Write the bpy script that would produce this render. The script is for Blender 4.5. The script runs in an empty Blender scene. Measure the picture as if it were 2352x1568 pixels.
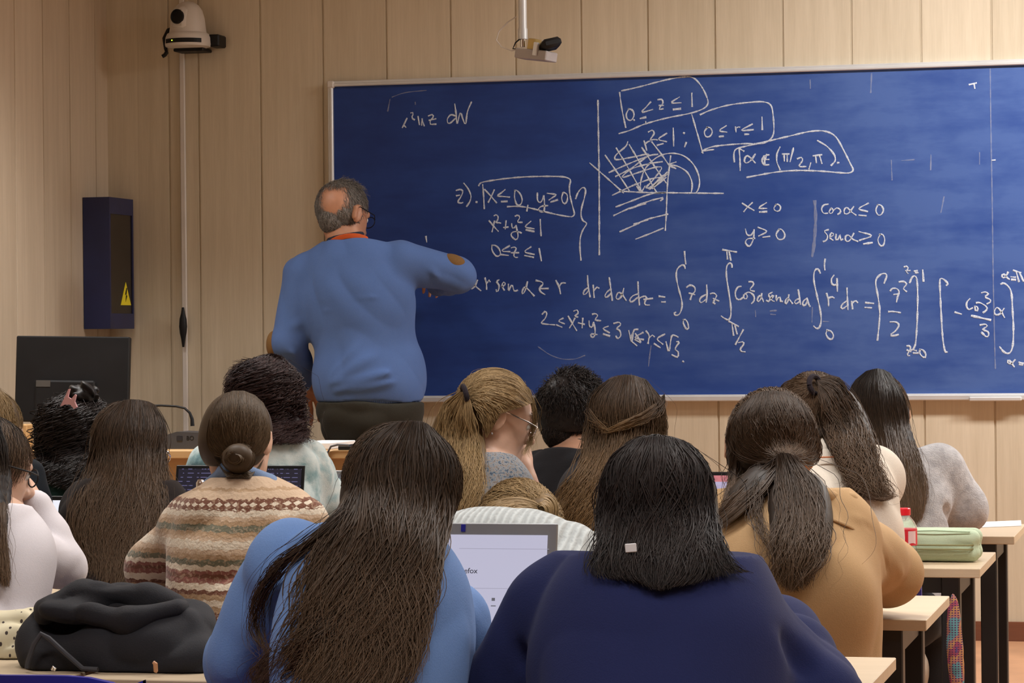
import bpy, math, random
import numpy as np
from mathutils import Vector, Matrix

SC = bpy.context.scene
COL = SC.collection
rng = np.random.default_rng(7)
random.seed(7)

# ------------------------------------------------------------------ camera
IW, IH, FPX = 2352, 1568, 6500.0
CAM = np.array([3.49833, -10.23236, 1.29])
YAW, PITCH, ROLL = 0.241789, -0.0031464, -0.0098621
_f = np.array([-math.sin(YAW)*math.cos(PITCH), math.cos(YAW)*math.cos(PITCH), math.sin(PITCH)])
_r = np.array([math.cos(YAW), math.sin(YAW), 0.0])
_u = np.cross(_r, _f)
CR_ = _r*math.cos(ROLL) + _u*math.sin(ROLL)
CU_ = -_r*math.sin(ROLL) + _u*math.cos(ROLL)
CF_ = _f
cd = bpy.data.cameras.new('camera')
cam = bpy.data.objects.new('camera', cd); COL.objects.link(cam)
cd.sensor_width = 36.0; cd.lens = FPX/IW*36.0; cd.clip_end = 100
cam.matrix_world = Matrix((
    (CR_[0], CU_[0], -CF_[0], CAM[0]),
    (CR_[1], CU_[1], -CF_[1], CAM[1]),
    (CR_[2], CU_[2], -CF_[2], CAM[2]), (0, 0, 0, 1)))
SC.camera = cam
SC.view_settings.view_transform = 'Standard'
SC.view_settings.look = 'None'
SC.view_settings.exposure = 0.0
SC.view_settings.gamma = 1.0
SC.view_settings.use_curve_mapping = False

# ------------------------------------------------------------------ light: world + ceiling lamps
wd = bpy.data.worlds.new('world'); SC.world = wd; wd.use_nodes = True
wd.node_tree.nodes['Background'].inputs[0].default_value = (1.0, 0.96, 0.9, 1)
wd.node_tree.nodes['Background'].inputs[1].default_value = 0.09
CEIL = 3.15
def lamp(x, y, power, sx=1.2, sy=0.3, spread=125, col=(1.0, 0.975, 0.945)):
    l = bpy.data.lights.new('ceiling_lamp', 'AREA'); l.shape = 'RECTANGLE'
    l.size = sx; l.size_y = sy; l.energy = power; l.color = col; l.spread = math.radians(spread)   # louvred fittings
    o = bpy.data.objects.new('ceiling_lamp', l); COL.objects.link(o)
    o.location = (x, y, CEIL-0.05)
for (x, y, p, sp) in ((2.9, -1.2, 44, 170), (4.7, -1.2, 132, 170), (-0.1, -2.0, 36, 106),
                  (0.7, -4.7, 19, 115), (2.5, -4.5, 25, 115), (4.3, -4.5, 32, 120),
                  (1.3, -7.4, 17, 115), (3.2, -7.4, 20, 115), (5.1, -7.4, 24, 115)):
    lamp(x, y, p, spread=sp)

# ------------------------------------------------------------------ helpers
def ray(px, py):
    return CF_ + CR_*(px-IW/2)/FPX - CU_*(py-IH/2)/FPX
def at(px, py, y):
    d = ray(px, py); return CAM + d*((y-CAM[1])/d[1])
def onwall(px, py): return at(px, py, 0.0)
def onz(px, py, z):
    d = ray(px, py); return CAM + d*((z-CAM[2])/d[2])
def scale_at(px, y):
    d = ray(px, 784); return FPX/((y-CAM[1])/d[1])

def nrm(v):
    v = np.asarray(v, float); return v/(np.linalg.norm(v)+1e-12)

def put(name, me, material=None, parent=None, loc=None):
    o = bpy.data.objects.new(name, me); COL.objects.link(o)
    if material is not None: me.materials.append(material)
    if loc is not None: o.location = loc
    if parent is not None: o.parent = parent
    return o
def mesh_np(name, V, Q, smooth=True):
    """quads or tris from numpy arrays"""
    me = bpy.data.meshes.new(name)
    V = np.asarray(V, np.float32); Q = np.asarray(Q, np.int32); n = Q.shape[1]
    me.vertices.add(len(V)); me.vertices.foreach_set('co', V.ravel())
    me.loops.add(Q.size); me.loops.foreach_set('vertex_index', Q.ravel())
    me.polygons.add(len(Q)); me.polygons.foreach_set('loop_start', np.arange(0, Q.size, n, dtype=np.int32))
    if smooth: me.polygons.foreach_set('use_smooth', np.ones(len(Q), bool))
    me.update(calc_edges=True)
    return me
def tag(o, label=None, cat=None, group=None, kind=None):
    if label: o['label'] = label
    if cat: o['category'] = cat
    if group: o['group'] = group
    if kind: o['kind'] = kind
    return o
def empty(name, loc, label, cat, group=None):
    o = bpy.data.objects.new(name, None); COL.objects.link(o); o.location = tuple(loc)
    o.empty_display_size = 0.1
    return tag(o, label, cat, group)

def world_of(o):
    t = np.zeros(3)
    while o is not None: t = t+np.array(o.matrix_basis.translation); o = o.parent
    return t

class MB:
    """collects boxes, tubes, lathes, prisms in world coordinates; build() links ONE mesh object"""
    def __init__(s): s.v = []; s.f = []
    def add(s, vs, fs):
        b = len(s.v); s.v += [tuple(float(c) for c in v) for v in vs]
        s.f += [tuple(b+i for i in f) for f in fs]; return s
    def box(s, lo, hi, R=None, c=None, bev=0.0):
        lo = np.array(lo, float); hi = np.array(hi, float)
        b = min(bev, 0.49*min(hi-lo))
        if b > 0:
            vs = []; mid = (lo+hi)/2; h = (hi-lo)/2
            idx = {}
            for sx in (-1, 1):
                for sy in (-1, 1):
                    for sz in (-1, 1):
                        for a in range(3):
                            p = np.array([sx, sy, sz])*(h-b); p[a] = (sx, sy, sz)[a]*h[a]
                            idx[(sx, sy, sz, a)] = len(vs); vs.append(mid+p)
            fs = []
            for a in range(3):
                o1, o2 = [i for i in range(3) if i != a]
                for sg in (-1, 1):
                    q = []
                    for (s1, s2) in ((-1, -1), (1, -1), (1, 1), (-1, 1)):
                        k = [0, 0, 0]; k[a] = sg; k[o1] = s1; k[o2] = s2; q.append(idx[(*k, a)])
                    fs.append(q)
                for s1 in (-1, 1):
                    for s2 in (-1, 1):
                        ka = [0, 0, 0]; kb = [0, 0, 0]
                        ka[a] = -1; kb[a] = 1
                        for k in (ka, kb): k[o1] = s1; k[o2] = s2
                        fs.append([idx[(*ka, o1)], idx[(*kb, o1)], idx[(*kb, o2)], idx[(*ka, o2)]])
            for sx in (-1, 1):
                for sy in (-1, 1):
                    for sz in (-1, 1): fs.append([idx[(sx, sy, sz, a)] for a in range(3)])
        else:
            vs = [np.array([(lo, hi)[i][0], (lo, hi)[j][1], (lo, hi)[k][2]]) for i in (0, 1) for j in (0, 1) for k in (0, 1)]
            fs = [(0, 1, 3, 2), (4, 6, 7, 5), (0, 4, 5, 1), (2, 3, 7, 6), (0, 2, 6, 4), (1, 5, 7, 3)]
        if R is not None:
            R = np.asarray(R); c = np.zeros(3) if c is None else np.asarray(c)
            vs = [c + R @ v for v in vs]
        return s.add(vs, fs)
    def tube(s, pts, r, n=10, cap=True, flat=None):
        pts = np.array(pts, float); m = len(pts)
        rr = np.full(m, r) if np.isscalar(r) else np.array(r, float)
        T = np.gradient(pts, axis=0); T /= np.linalg.norm(T, axis=1)[:, None]+1e-12
        ref = np.array([0, 0, 1.]) if abs(T[0][2]) < 0.9 else np.array([1., 0, 0])
        vs = []; N = nrm(np.cross(T[0], ref))
        for i in range(m):
            N = nrm(N - T[i]*np.dot(N, T[i])); B = np.cross(T[i], N)
            for k in range(n):
                a = 2*math.pi*k/n; vs.append(pts[i] + rr[i]*(N*math.cos(a)+B*math.sin(a)))
        fs = [(i*n+k, i*n+(k+1) % n, (i+1)*n+(k+1) % n, (i+1)*n+k) for i in range(m-1) for k in range(n)]
        if cap: fs += [tuple(range(n-1, -1, -1)), tuple((m-1)*n+k for k in range(n))]
        return s.add(vs, fs)
    def lathe(s, prof, c, n=28, R=None):
        """prof: (radius, height) pairs along local z"""
        c = np.asarray(c, float); R = np.eye(3) if R is None else np.asarray(R)
        vs = []; m = len(prof)
        for (r, h) in prof:
            for k in range(n):
                a = 2*math.pi*k/n; vs.append(c + R @ np.array([r*math.cos(a), r*math.sin(a), h]))
        fs = [(i*n+k, i*n+(k+1) % n, (i+1)*n+(k+1) % n, (i+1)*n+k) for i in range(m-1) for k in range(n)]
        fs += [tuple(range(n-1, -1, -1)), tuple((m-1)*n+k for k in range(n))]
        return s.add(vs, fs)
    def build(s, name, material, parent=None, smooth=False, loc=None):
        me = bpy.data.meshes.new(name)
        L = np.zeros(3) if loc is None else np.asarray(loc, float)
        base = L
        if parent is not None: base = L + world_of(parent)
        me.from_pydata([tuple(np.array(v)-base) for v in s.v], [], s.f); me.update()
        import bmesh as _b
        bm = _b.new(); bm.from_mesh(me); _b.ops.recalc_face_normals(bm, faces=bm.faces); bm.to_mesh(me); bm.free()
        if smooth:
            me.polygons.foreach_set('use_smooth', [True]*len(me.polygons))
            try: me.set_sharp_from_angle(angle=math.radians(40))
            except Exception: pass
        return put(name, me, material, parent, tuple(L) if loc is not None else None)

# ------------------------------------------------------------------ materials
def newmat(name):
    m = bpy.data.materials.new(name); m.use_nodes = True
    nt = m.node_tree; return m, nt, nt.nodes, nt.links, nt.nodes['Principled BSDF']
def ramp(N, stops, interp='LINEAR'):
    r = N.new('ShaderNodeValToRGB'); cr = r.color_ramp; cr.interpolation = interp
    while len(cr.elements) > 1: cr.elements.remove(cr.elements[-1])
    cr.elements[0].position = stops[0][0]; cr.elements[0].color = (*stops[0][1], 1)
    for p, c in stops[1:]:
        e = cr.elements.new(p); e.color = (*c, 1)
    return r
def scl(c, k): return tuple(min(1, x*k) for x in c)
def coords(N, L, scale=(1, 1, 1), out='Object'):
    tc = N.new('ShaderNodeTexCoord'); mp = N.new('ShaderNodeMapping')
    mp.inputs['Scale'].default_value = scale; L.new(tc.outputs[out], mp.inputs[0]); return mp.outputs[0]
def noise(N, L, vec, scale, detail=3, rough=.5):
    n = N.new('ShaderNodeTexNoise'); n.inputs['Scale'].default_value = scale
    n.inputs['Detail'].default_value = detail; n.inputs['Roughness'].default_value = rough
    L.new(vec, n.inputs['Vector']); return n.outputs['Fac']
def math_(N, L, op, a, b=None):
    m = N.new('ShaderNodeMath'); m.operation = op
    for i, x in enumerate((a, b)):
        if x is None: continue
        if isinstance(x, (int, float)): m.inputs[i].default_value = x
        else: L.new(x, m.inputs[i])
    return m.outputs[0]
def bump(N, L, b, h, strength=.3, dist=.01):
    n = N.new('ShaderNodeBump'); n.inputs['Strength'].default_value = strength; n.inputs['Distance'].default_value = dist
    L.new(h, n.inputs['Height']); L.new(n.outputs[0], b.inputs['Normal'])
def simple(name, color, rough=.5, metal=0., var=.12, nscale=8., bmp=None, spec=.5, emit=None, alpha=None, sheen=0.):
    m, nt, N, L, b = newmat(name)
    v = coords(N, L)
    f = noise(N, L, v, nscale)
    r = ramp(N, [(.3, scl(color, 1-var)), (.7, scl(color, 1+var))]); L.new(f, r.inputs[0])
    L.new(r.outputs[0], b.inputs['Base Color'])
    b.inputs['Roughness'].default_value = rough; b.inputs['Metallic'].default_value = metal
    b.inputs['Specular IOR Level'].default_value = spec
    if sheen:
        b.inputs['Sheen Weight'].default_value = sheen; b.inputs['Sheen Roughness'].default_value = .5
    if bmp: bump(N, L, b, noise(N, L, v, bmp[0], 2), bmp[1], bmp[2] if len(bmp) > 2 else .004)
    if emit:
        b.inputs['Emission Color'].default_value = (*emit[0], 1); b.inputs['Emission Strength'].default_value = emit[1]
    return m
def cloth(name, color, var=.15, weave=350., rough=.9, fine=.25, sheen=.15):
    m, nt, N, L, b = newmat(name)
    v = coords(N, L)
    f = noise(N, L, v, 6, 4); g = noise(N, L, v, weave, 1)
    mx = math_(N, L, 'ADD', math_(N, L, 'MULTIPLY', f, .6), math_(N, L, 'MULTIPLY', g, .4))
    r = ramp(N, [(.3, scl(color, 1-var)), (.7, scl(color, 1+var))]); L.new(mx, r.inputs[0])
    L.new(r.outputs[0], b.inputs['Base Color'])
    b.inputs['Roughness'].default_value = rough; b.inputs['Specular IOR Level'].default_value = .2
    b.inputs['Sheen Weight'].default_value = sheen*.15
    bump(N, L, b, g, fine, .002)
    return m
def wood(name, c1, c2, axis='z', plank=None, rough=.45, off=0.):
    m, nt, N, L, b = newmat(name)
    sc = {'z': (30, 30, 1.4), 'x': (1.4, 30, 30)}[axis]
    v = coords(N, L, sc); f = noise(N, L, v, 1.0, 5, .6)
    v2 = coords(N, L, tuple(x*3.5 for x in sc)); g = noise(N, L, v2, 1.6, 3, .6)
    mx = math_(N, L, 'ADD', math_(N, L, 'MULTIPLY', f, .65), math_(N, L, 'MULTIPLY', g, .35))
    if plank:
        tc = N.new('ShaderNodeTexCoord'); sx = N.new('ShaderNodeSeparateXYZ'); L.new(tc.outputs['Object'], sx.inputs[0])
        a = math_(N, L, 'ADD', sx.outputs[plank], off)
        fl = math_(N, L, 'FLOOR', math_(N, L, 'DIVIDE', a, .25))
        w = N.new('ShaderNodeTexWhiteNoise'); w.noise_dimensions = '1D'; L.new(fl, w.inputs['W'])
        mx = math_(N, L, 'ADD', mx, math_(N, L, 'MULTIPLY', math_(N, L, 'SUBTRACT', w.outputs['Value'], .5), .22))
    r = ramp(N, [(.3, c1), (.7, c2)]); L.new(mx, r.inputs[0])
    L.new(r.outputs[0], b.inputs['Base Color']); b.inputs['Roughness'].default_value = rough
    b.inputs['Specular IOR Level'].default_value = .3
    return m
def skinmat(name, c=(.55, .30, .20)):
    m, nt, N, L, b = newmat(name)
    v = coords(N, L); f = noise(N, L, v, 18, 3)
    r = ramp(N, [(.3, scl(c, .88)), (.7, scl(c, 1.1))]); L.new(f, r.inputs[0]); L.new(r.outputs[0], b.inputs['Base Color'])
    b.inputs['Roughness'].default_value = .5
    b.inputs['Subsurface Weight'].default_value = .08; b.inputs['Subsurface Radius'].default_value = (.01, .004, .002)
    bump(N, L, b, noise(N, L, v, 160, 2), .12, .002)
    return m
def hairmat(name, dark, light, tip=None, tipw=.5, rough=.5):
    m, nt, N, L, b = newmat(name)
    at_ = N.new('ShaderNodeAttribute'); at_.attribute_name = 'hc'
    sp = N.new('ShaderNodeSeparateColor'); L.new(at_.outputs['Color'], sp.inputs[0])
    v = coords(N, L, (1, 1, 1)); f = noise(N, L, v, 22, 2)
    mx = math_(N, L, 'ADD', math_(N, L, 'MULTIPLY', sp.outputs[0], .75), math_(N, L, 'MULTIPLY', f, .3))
    r = ramp(N, [(.1, dark), (.95, light)]); L.new(mx, r.inputs[0])
    out = r.outputs[0]
    if tip:
        mi = N.new('ShaderNodeMixRGB'); mi.inputs[2].default_value = (*tip, 1)
        L.new(math_(N, L, 'MULTIPLY', math_(N, L, 'POWER', sp.outputs[1], 1.6), tipw), mi.inputs[0]); L.new(out, mi.inputs[1]); out = mi.outputs[0]
    L.new(out, b.inputs['Base Color']); b.inputs['Roughness'].default_value = rough
    b.inputs['Specular IOR Level'].default_value = .22
    return m

M = {}
M['wall'] = wood('beech_wall_panel', (.52, .445, .327), (.65, .568, .437), 'z', 'X', .42, 10.0)
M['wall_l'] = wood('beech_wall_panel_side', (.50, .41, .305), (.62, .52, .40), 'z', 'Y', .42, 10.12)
M['desk'] = wood('beech_desk_laminate', (.50, .395, .265), (.58, .465, .325), 'x', None, .42)
M['oak'] = wood('orange_table_laminate', (.50, .30, .13), (.60, .38, .18), 'x', None, .4)
M['black'] = simple('black_powder_coat', (.012, .012, .014), .45, var=.2)
M['blackplastic'] = simple('black_plastic', (.008, .008, .009), .5, var=.2, spec=.25)
M['alu'] = simple('satin_aluminium', (.62, .63, .64), .4, .35, var=.06)
M['chrome'] = simple('bright_chrome', (.75, .75, .76), .15, 1.0, var=.04)
M['white'] = simple('white_plastic', (.62, .58, .54), .45, var=.05)
M['paper'] = simple('white_paper', (.80, .80, .82), .8, var=.03)
M['chalk'] = None
M['floor'] = simple('terracotta_floor_tile', (.42, .22, .12), .45, var=.15, nscale=5)
M['base'] = wood('brown_baseboard', (.13, .05, .03), (.2, .08, .045), 'x', None, .4)
M['ceil'] = simple('white_ceiling_tile', (.72, .70, .66), .9, var=.05)
M['plainwall'] = simple('cream_painted_wall', (.62, .54, .42), .8, var=.04)
M['navyblue'] = simple('dark_blue_enamel', (.012, .018, .075), .4, var=.15)
M['smoke'] = simple('smoked_dark_panel', (.018, .014, .012), .25, var=.25, nscale=20)
M['yellow'] = simple('yellow_sticker', (.85, .72, .02), .5, var=.04)
M['bluechair'] = simple('royal_blue_plastic', (.012, .018, .28), .35, var=.1)
M['laptopgrey'] = simple('silver_grey_laptop', (.30, .31, .32), .4, .3, var=.06)

def chalkmat():
    m, nt, N, L, b = newmat('white_chalk')
    v = coords(N, L); f = noise(N, L, v, 260, 2, .7)
    r = ramp(N, [(.32, (.32, .38, .52)), (.58, (.62, .68, .76))]); L.new(f, r.inputs[0])
    L.new(r.outputs[0], b.inputs['Base Color']); b.inputs['Roughness'].default_value = .95; b.inputs['Specular IOR Level'].default_value = .05
    tr = math_(N, L, 'MINIMUM', math_(N, L, 'MULTIPLY', f, 2.6), 1.0)
    L.new(tr, b.inputs['Alpha'])
    return m
M['chalk'] = chalkmat()
def chalkfaint():
    m, nt, N, L, b = newmat('faint_chalk')
    v = coords(N, L); f = noise(N, L, v, 160, 3, .7)
    b.inputs['Base Color'].default_value = (.55, .6, .72, 1); b.inputs['Roughness'].default_value = .95
    b.inputs['Specular IOR Level'].default_value = .05
    L.new(math_(N, L, 'MULTIPLY', f, .5), b.inputs['Alpha'])
    return m
M['faint'] = chalkfaint()
def boardmat():
    m, nt, N, L, b = newmat('blue_chalkboard_enamel')
    v = coords(N, L, (1, 1, 1)); w = noise(N, L, v, 1.6, 5, .6)
    vv = coords(N, L, (1.2, 1, 3.0)); s = noise(N, L, vv, 3.5, 6, .65)
    
    tc0 = N.new('ShaderNodeTexCoord'); mp0 = N.new('ShaderNodeMapping'); mp0.inputs['Rotation'].default_value = (0, math.radians(28), 0); mp0.inputs['Scale'].default_value = (1.0, 1, 7.0)
    L.new(tc0.outputs['Object'], mp0.inputs[0]); wipe = noise(N, L, mp0.outputs[0], 1.7, 4, .6)      # strokes left by the eraser
    s = math_(N, L, 'ADD', math_(N, L, 'MULTIPLY', s, .5), math_(N, L, 'MULTIPLY', wipe, .5))
    mx = math_(N, L, 'MULTIPLY', w, math_(N, L, 'MULTIPLY', math_(N, L, 'POWER', s, 1.6), 1.55))
    tc = N.new('ShaderNodeTexCoord'); sx = N.new('ShaderNodeSeparateXYZ'); L.new(tc.outputs['Object'], sx.inputs[0])
    # chalk dust, with brighter light painted into the right half; clean strip beyond
    dust_light = N.new('ShaderNodeMapRange'); dust_light.inputs[1].default_value = .5; dust_light.inputs[2].default_value = 2.4
    dust_light.inputs[3].default_value = .25; dust_light.inputs[4].default_value = 1.0; L.new(sx.outputs[0], dust_light.inputs[0])
    cl = N.new('ShaderNodeMapRange'); cl.inputs[1].default_value = 2.72; cl.inputs[2].default_value = 2.80
    cl.inputs[3].default_value = 1.0; cl.inputs[4].default_value = .25; L.new(sx.outputs[0], cl.inputs[0])
    mx = math_(N, L, 'MULTIPLY', math_(N, L, 'MULTIPLY', mx, dust_light.outputs[0]), cl.outputs[0])
    r = ramp(N, [(.02, (.0115, .032, .165)), (.11, (.021, .060, .26)), (.30, (.060, .118, .34))]); L.new(mx, r.inputs[0])
    L.new(r.outputs[0], b.inputs['Base Color']); b.inputs['Roughness'].default_value = .55
    b.inputs['Specular IOR Level'].default_value = .25
    return m
M['board'] = boardmat()
# ------------------------------------------------------------------ signed distance bodies
def E(c, r, R=None, k=.03): return ('e', np.asarray(c, float), np.asarray(r, float), np.eye(3) if R is None else np.asarray(R), k)
def C(a, b, ra, rb, k=.03): return ('c', np.asarray(a, float), np.asarray(b, float), ra, rb, k)
def prim_d(p, P, infl=0.):
    if p[0] == 'e':
        q = (P-p[1]) @ p[3]; r = p[2]+infl
        k0 = np.linalg.norm(q/r, axis=-1); k1 = np.linalg.norm(q/(r*r), axis=-1)
        return k0*(k0-1)/(k1+1e-9)
    a, b = p[1], p[2]; ab = b-a; l = ab@ab+1e-12
    t = np.clip(((P-a)@ab)/l, 0, 1)
    return np.linalg.norm(P-(a+t[..., None]*ab), axis=-1)-(p[3]+infl+t*(p[4]-p[3]))
def prim_box(p, m):
    if p[0] == 'e':
        e = np.abs(p[3]) @ p[2]+m; return p[1]-e, p[1]+e
    ra = np.array([p[3]]*3)+m; rb = np.array([p[4]]*3)+m
    return np.minimum(p[1]-ra, p[2]-rb), np.maximum(p[1]+ra, p[2]+rb)
def smin(a, b, k):
    h = np.maximum(k-np.abs(a-b), 0)/k
    return np.minimum(a, b)-h*h*k*.25
def sdf_pts(prims, P, infl=0.):
    d = np.full(P.shape[:-1], 1.)
    for p in prims: d = smin(d, prim_d(p, P, infl), p[-1])
    return d
def nets(prims, h, infl=0., cuts=None, disp=None, carve=None, extra=.02, free=()):
    """surface nets of the smooth union; free prims are added after the cuts"""
    los, his = zip(*[prim_box(p, infl) for p in list(prims)+list(free)])
    lo = np.min(los, 0)-extra; hi = np.max(his, 0)+extra
    X, Y, Z = [np.arange(lo[i], hi[i]+h, h) for i in range(3)]
    F = np.full((len(X), len(Y), len(Z)), .2, np.float32)
    def add(ps):
        for p in ps:
            a, b = prim_box(p, infl+max(p[-1], .01)+.03)
            i0 = [max(0, int((a[i]-lo[i])/h)) for i in range(3)]
            i1 = [min(n, int((b[i]-lo[i])/h)+2) for i, n in enumerate(F.shape)]
            s = tuple(slice(u, w) for u, w in zip(i0, i1))
            G = np.stack(np.meshgrid(X[s[0]], Y[s[1]], Z[s[2]], indexing='ij'), -1)
            F[s] = smin(F[s], prim_d(p, G, infl), p[-1])
    add(prims)
    if cuts:
        G = np.stack(np.meshgrid(X, Y, Z, indexing='ij'), -1)
        for (c, n) in cuts:      # keep the side where (p-c).n < 0
            F = np.maximum(F, ((G-np.asarray(c)) @ nrm(n)).astype(np.float32))
    add(free)
    for p in (carve or []):
        a, b = prim_box(p, .02)
        i0 = [max(0, int((a[i]-lo[i])/h)) for i in range(3)]
        i1 = [min(n, max(0, int((b[i]-lo[i])/h)+2)) for i, n in enumerate(F.shape)]
        s = tuple(slice(u, w) for u, w in zip(i0, i1))
        if 0 in F[s].shape: continue
        G = np.stack(np.meshgrid(X[s[0]], Y[s[1]], Z[s[2]], indexing='ij'), -1)
        F[s] = -smin(-F[s], prim_d(p, G), p[-1])
    if disp is not None:
        G = np.stack(np.meshgrid(X, Y, Z, indexing='ij'), -1)
        m = np.abs(F) < .05
        F[m] += disp(G[m])
    F[0] = F[-1] = .1; F[:, 0] = F[:, -1] = .1; F[:, :, 0] = F[:, :, -1] = .1
    S = F < 0
    n0, n1, n2 = F.shape
    cnt = np.zeros((n0-1, n1-1, n2-1), np.int8)
    for dx in (0, 1):
        for dy in (0, 1):
            for dz in (0, 1): cnt += S[dx:n0-1+dx, dy:n1-1+dy, dz:n2-1+dz]
    act = np.argwhere((cnt > 0) & (cnt < 8))
    idx = np.full(cnt.shape, -1, np.int32); idx[tuple(act.T)] = np.arange(len(act))
    pos = np.zeros((len(act), 3)); num = np.zeros(len(act))
    cor = [np.array(c) for c in ((0, 0, 0), (1, 0, 0), (0, 1, 0), (1, 1, 0), (0, 0, 1), (1, 0, 1), (0, 1, 1), (1, 1, 1))]
    for i in range(8):
        for j in range(i+1, 8):
            if np.abs(cor[i]-cor[j]).sum() != 1: continue
            a = F[tuple((act+cor[i]).T)]; b = F[tuple((act+cor[j]).T)]
            m = (a < 0) != (b < 0); t = np.where(m, a/(a-b+1e-12), 0)
            pos += np.where(m[:, None], cor[i]+t[:, None]*(cor[j]-cor[i]), 0); num += m
    V = lo+h*(act+pos/num[:, None])
    Q = []
    for ax in range(3):
        o1, o2 = [(1, 2), (2, 0), (0, 1)][ax]
        A = np.take(S, range(S.shape[ax]-1), ax); B = np.take(S, range(1, S.shape[ax]), ax)
        e = np.argwhere(A != B); e = e[(e[:, o1] > 0) & (e[:, o2] > 0)]
        d1 = np.zeros(3, int); d1[o1] = 1; d2 = np.zeros(3, int); d2[o2] = 1
        q = np.stack([idx[tuple((e-d1-d2).T)], idx[tuple((e-d2).T)], idx[tuple(e.T)], idx[tuple((e-d1).T)]], 1)
        flip = ~A[tuple(e.T)]
        q[flip] = q[flip][:, ::-1]; Q.append(q)
    Q = np.concatenate(Q); Q = Q[(Q >= 0).all(1)]
    return V, Q

def wrinkle(seed, amp=.006, freq=14., direc=None):
    r = np.random.default_rng(seed); W = []; freq = freq*2.0; amp = amp*1.25
    for i in range(6):
        d = nrm(r.normal(size=3)); f = freq*(.5+1.1*r.random())
        W.append((d*f, r.random()*6.3, nrm(r.normal(size=3))*freq*.35, r.random()*6.3, .5+.5*r.random()))
    def fn(P):
        o = 0
        for (k, ph, k2, ph2, a) in W:
            o = o + a*np.sin(P@k+ph+1.6*np.sin(P@k2+ph2))
        return amp*(.45-np.abs(o)/1.9)
    return fn
def folds(lines):
    """soft ridge/valley folds: (a, b, width, depth) world segments; positive depth = raised"""
    def fn(P):
        o = 0
        for (a, b, w, d) in lines:
            a = np.asarray(a); b = np.asarray(b); ab = b-a; t = np.clip(((P-a)@ab)/(ab@ab), 0, 1)
            dist = np.linalg.norm(P-(a+t[..., None]*ab), axis=-1)
            o = o-d*np.exp(-(dist/w)**2)*np.sin(np.pi*np.clip(t, .02, .98))**.5
        return o
    return fn
def both(*fs): return lambda P: sum(f(P) for f in fs)

def Rz(a): c, s = math.cos(a), math.sin(a); return np.array([[c, -s, 0], [s, c, 0], [0, 0, 1.]])
def Rx(a): c, s = math.cos(a), math.sin(a); return np.array([[1., 0, 0], [0, c, -s], [0, s, c]])
def Ry(a): c, s = math.cos(a), math.sin(a); return np.array([[c, 0, s], [0, 1., 0], [-s, 0, c]])
def head_R(yaw=0, pitch=0, roll=0):
    """yaw>0 turns to the person's left, pitch>0 looks down, roll>0 tips to the right; degrees; 0 faces the board (+y)"""
    return Rz(math.radians(yaw)) @ Rx(-math.radians(pitch)) @ Ry(math.radians(roll))

def head_prims(H, R, s):
    T = lambda p: H+R @ (np.array(p)*s)
    e = lambda c, r, k=.02, Q=None: E(T(c), np.array(r)*s, R if Q is None else R@Q, k)
    P = [e((0, -.004, 0), (.075, .094, .088)),
         e((0, .045, -.055), (.058, .052, .072), .03),
         C(T((0, .075, -.115)), T((0, .055, -.105)), .022*s, .03*s, .03),
         C(T((-.045, .02, -.085)), T((0, .075, -.118)), .02*s, .018*s, .03),
         C(T((.045, .02, -.085)), T((0, .075, -.118)), .02*s, .018*s, .03),
         C(T((0, .094, -.018)), T((0, .112, -.052)), .009*s, .013*s, .012),          # nose
         E(T((-.013, .1, -.056)), np.array((.008, .01, .008))*s, R, .008),
         E(T((.013, .1, -.056)), np.array((.008, .01, .008))*s, R, .008),
         C(T((-.034, .084, -.002)), T((.034, .084, -.002)), .011*s, .011*s, .02),    # brow
         C(T((-.018, .093, -.082)), T((.018, .093, -.082)), .006*s, .006*s, .008),   # lips
         C(T((-.015, .091, -.092)), T((.015, .091, -.092)), .007*s, .007*s, .008)]
    for sg in (-1, 1):                                                               # ears
        q = Rz(sg*math.radians(-25))
        P.append(e((sg*.079, -.006, -.03), (.007, .019, .032), .008, q))
        P.append(C(T((sg*.084, -.02, -.012)), T((sg*.082, -.018, -.045)), .006*s, .006*s, .006))
        P.append(C(T((sg*.084, -.02, -.012)), T((sg*.080, .002, -.004)), .006*s, .005*s, .006))
    carve = [E(T((sg*.031, .094, -.02)), np.array((.014, .012, .009))*s, R, .012) for sg in (-1, 1)]
    return P, carve

def hand_prims(W, d, n, side, s=1., curl=.5, spread=.12, thumb=.6):
    """W wrist, d finger direction, n back-of-hand normal, side=+1 thumb toward d x n, curl radians per joint"""
    d = nrm(d); n = nrm(n-d*np.dot(n, d)); t = np.cross(d, n)*side
    P = []
    R = np.stack([t, d, n], 1)
    P.append(E(W+d*.048*s, np.array((.040, .05, .015))*s, R, .012))
    P.append(C(W-d*.03*s, W+d*.02*s, .025*s, .026*s, .02))
    lens = [(.043, .026, .02), (.047, .03, .022), (.044, .028, .021), (.034, .021, .018)]
    for i, L in enumerate(lens):
        o = (.030-.0205*i)*s
        p = W+d*(.085-.004*abs(i-1))*s+t*o
        a = (1.5-i)*spread
        dr = nrm(d*math.cos(a)+t*math.sin(a)); ax = n
        ang = 0
        P.append(C(W+d*.04*s+t*o*.8, p, .0115*s, .0100*s, .010))
        for j, l in enumerate(L):
            ang += curl*(1.05 if j else .9)*(1+.08*i)
            v = dr*math.cos(ang)-ax*math.sin(ang)
            q = p+v*l*s
            P.append(C(p, q, (.0093-.0011*j)*s, (.0085-.0012*j)*s, .003)); p = q
    b = W+d*.02*s+t*.024*s
    v1 = nrm(d*.65+t*.75-n*thumb*.5); v2 = nrm(d*.9+t*.35-n*thumb)
    m = b+v1*.042*s; P.append(C(b, m, .014*s, .0108*s, .012))
    P.append(C(m, m+v2*.032*s, .0105*s, .0092*s, .004)); P.append(C(m+v2*.032*s, m+v2*.055*s, .0092*s, .0078*s, .004))
    return P

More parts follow.
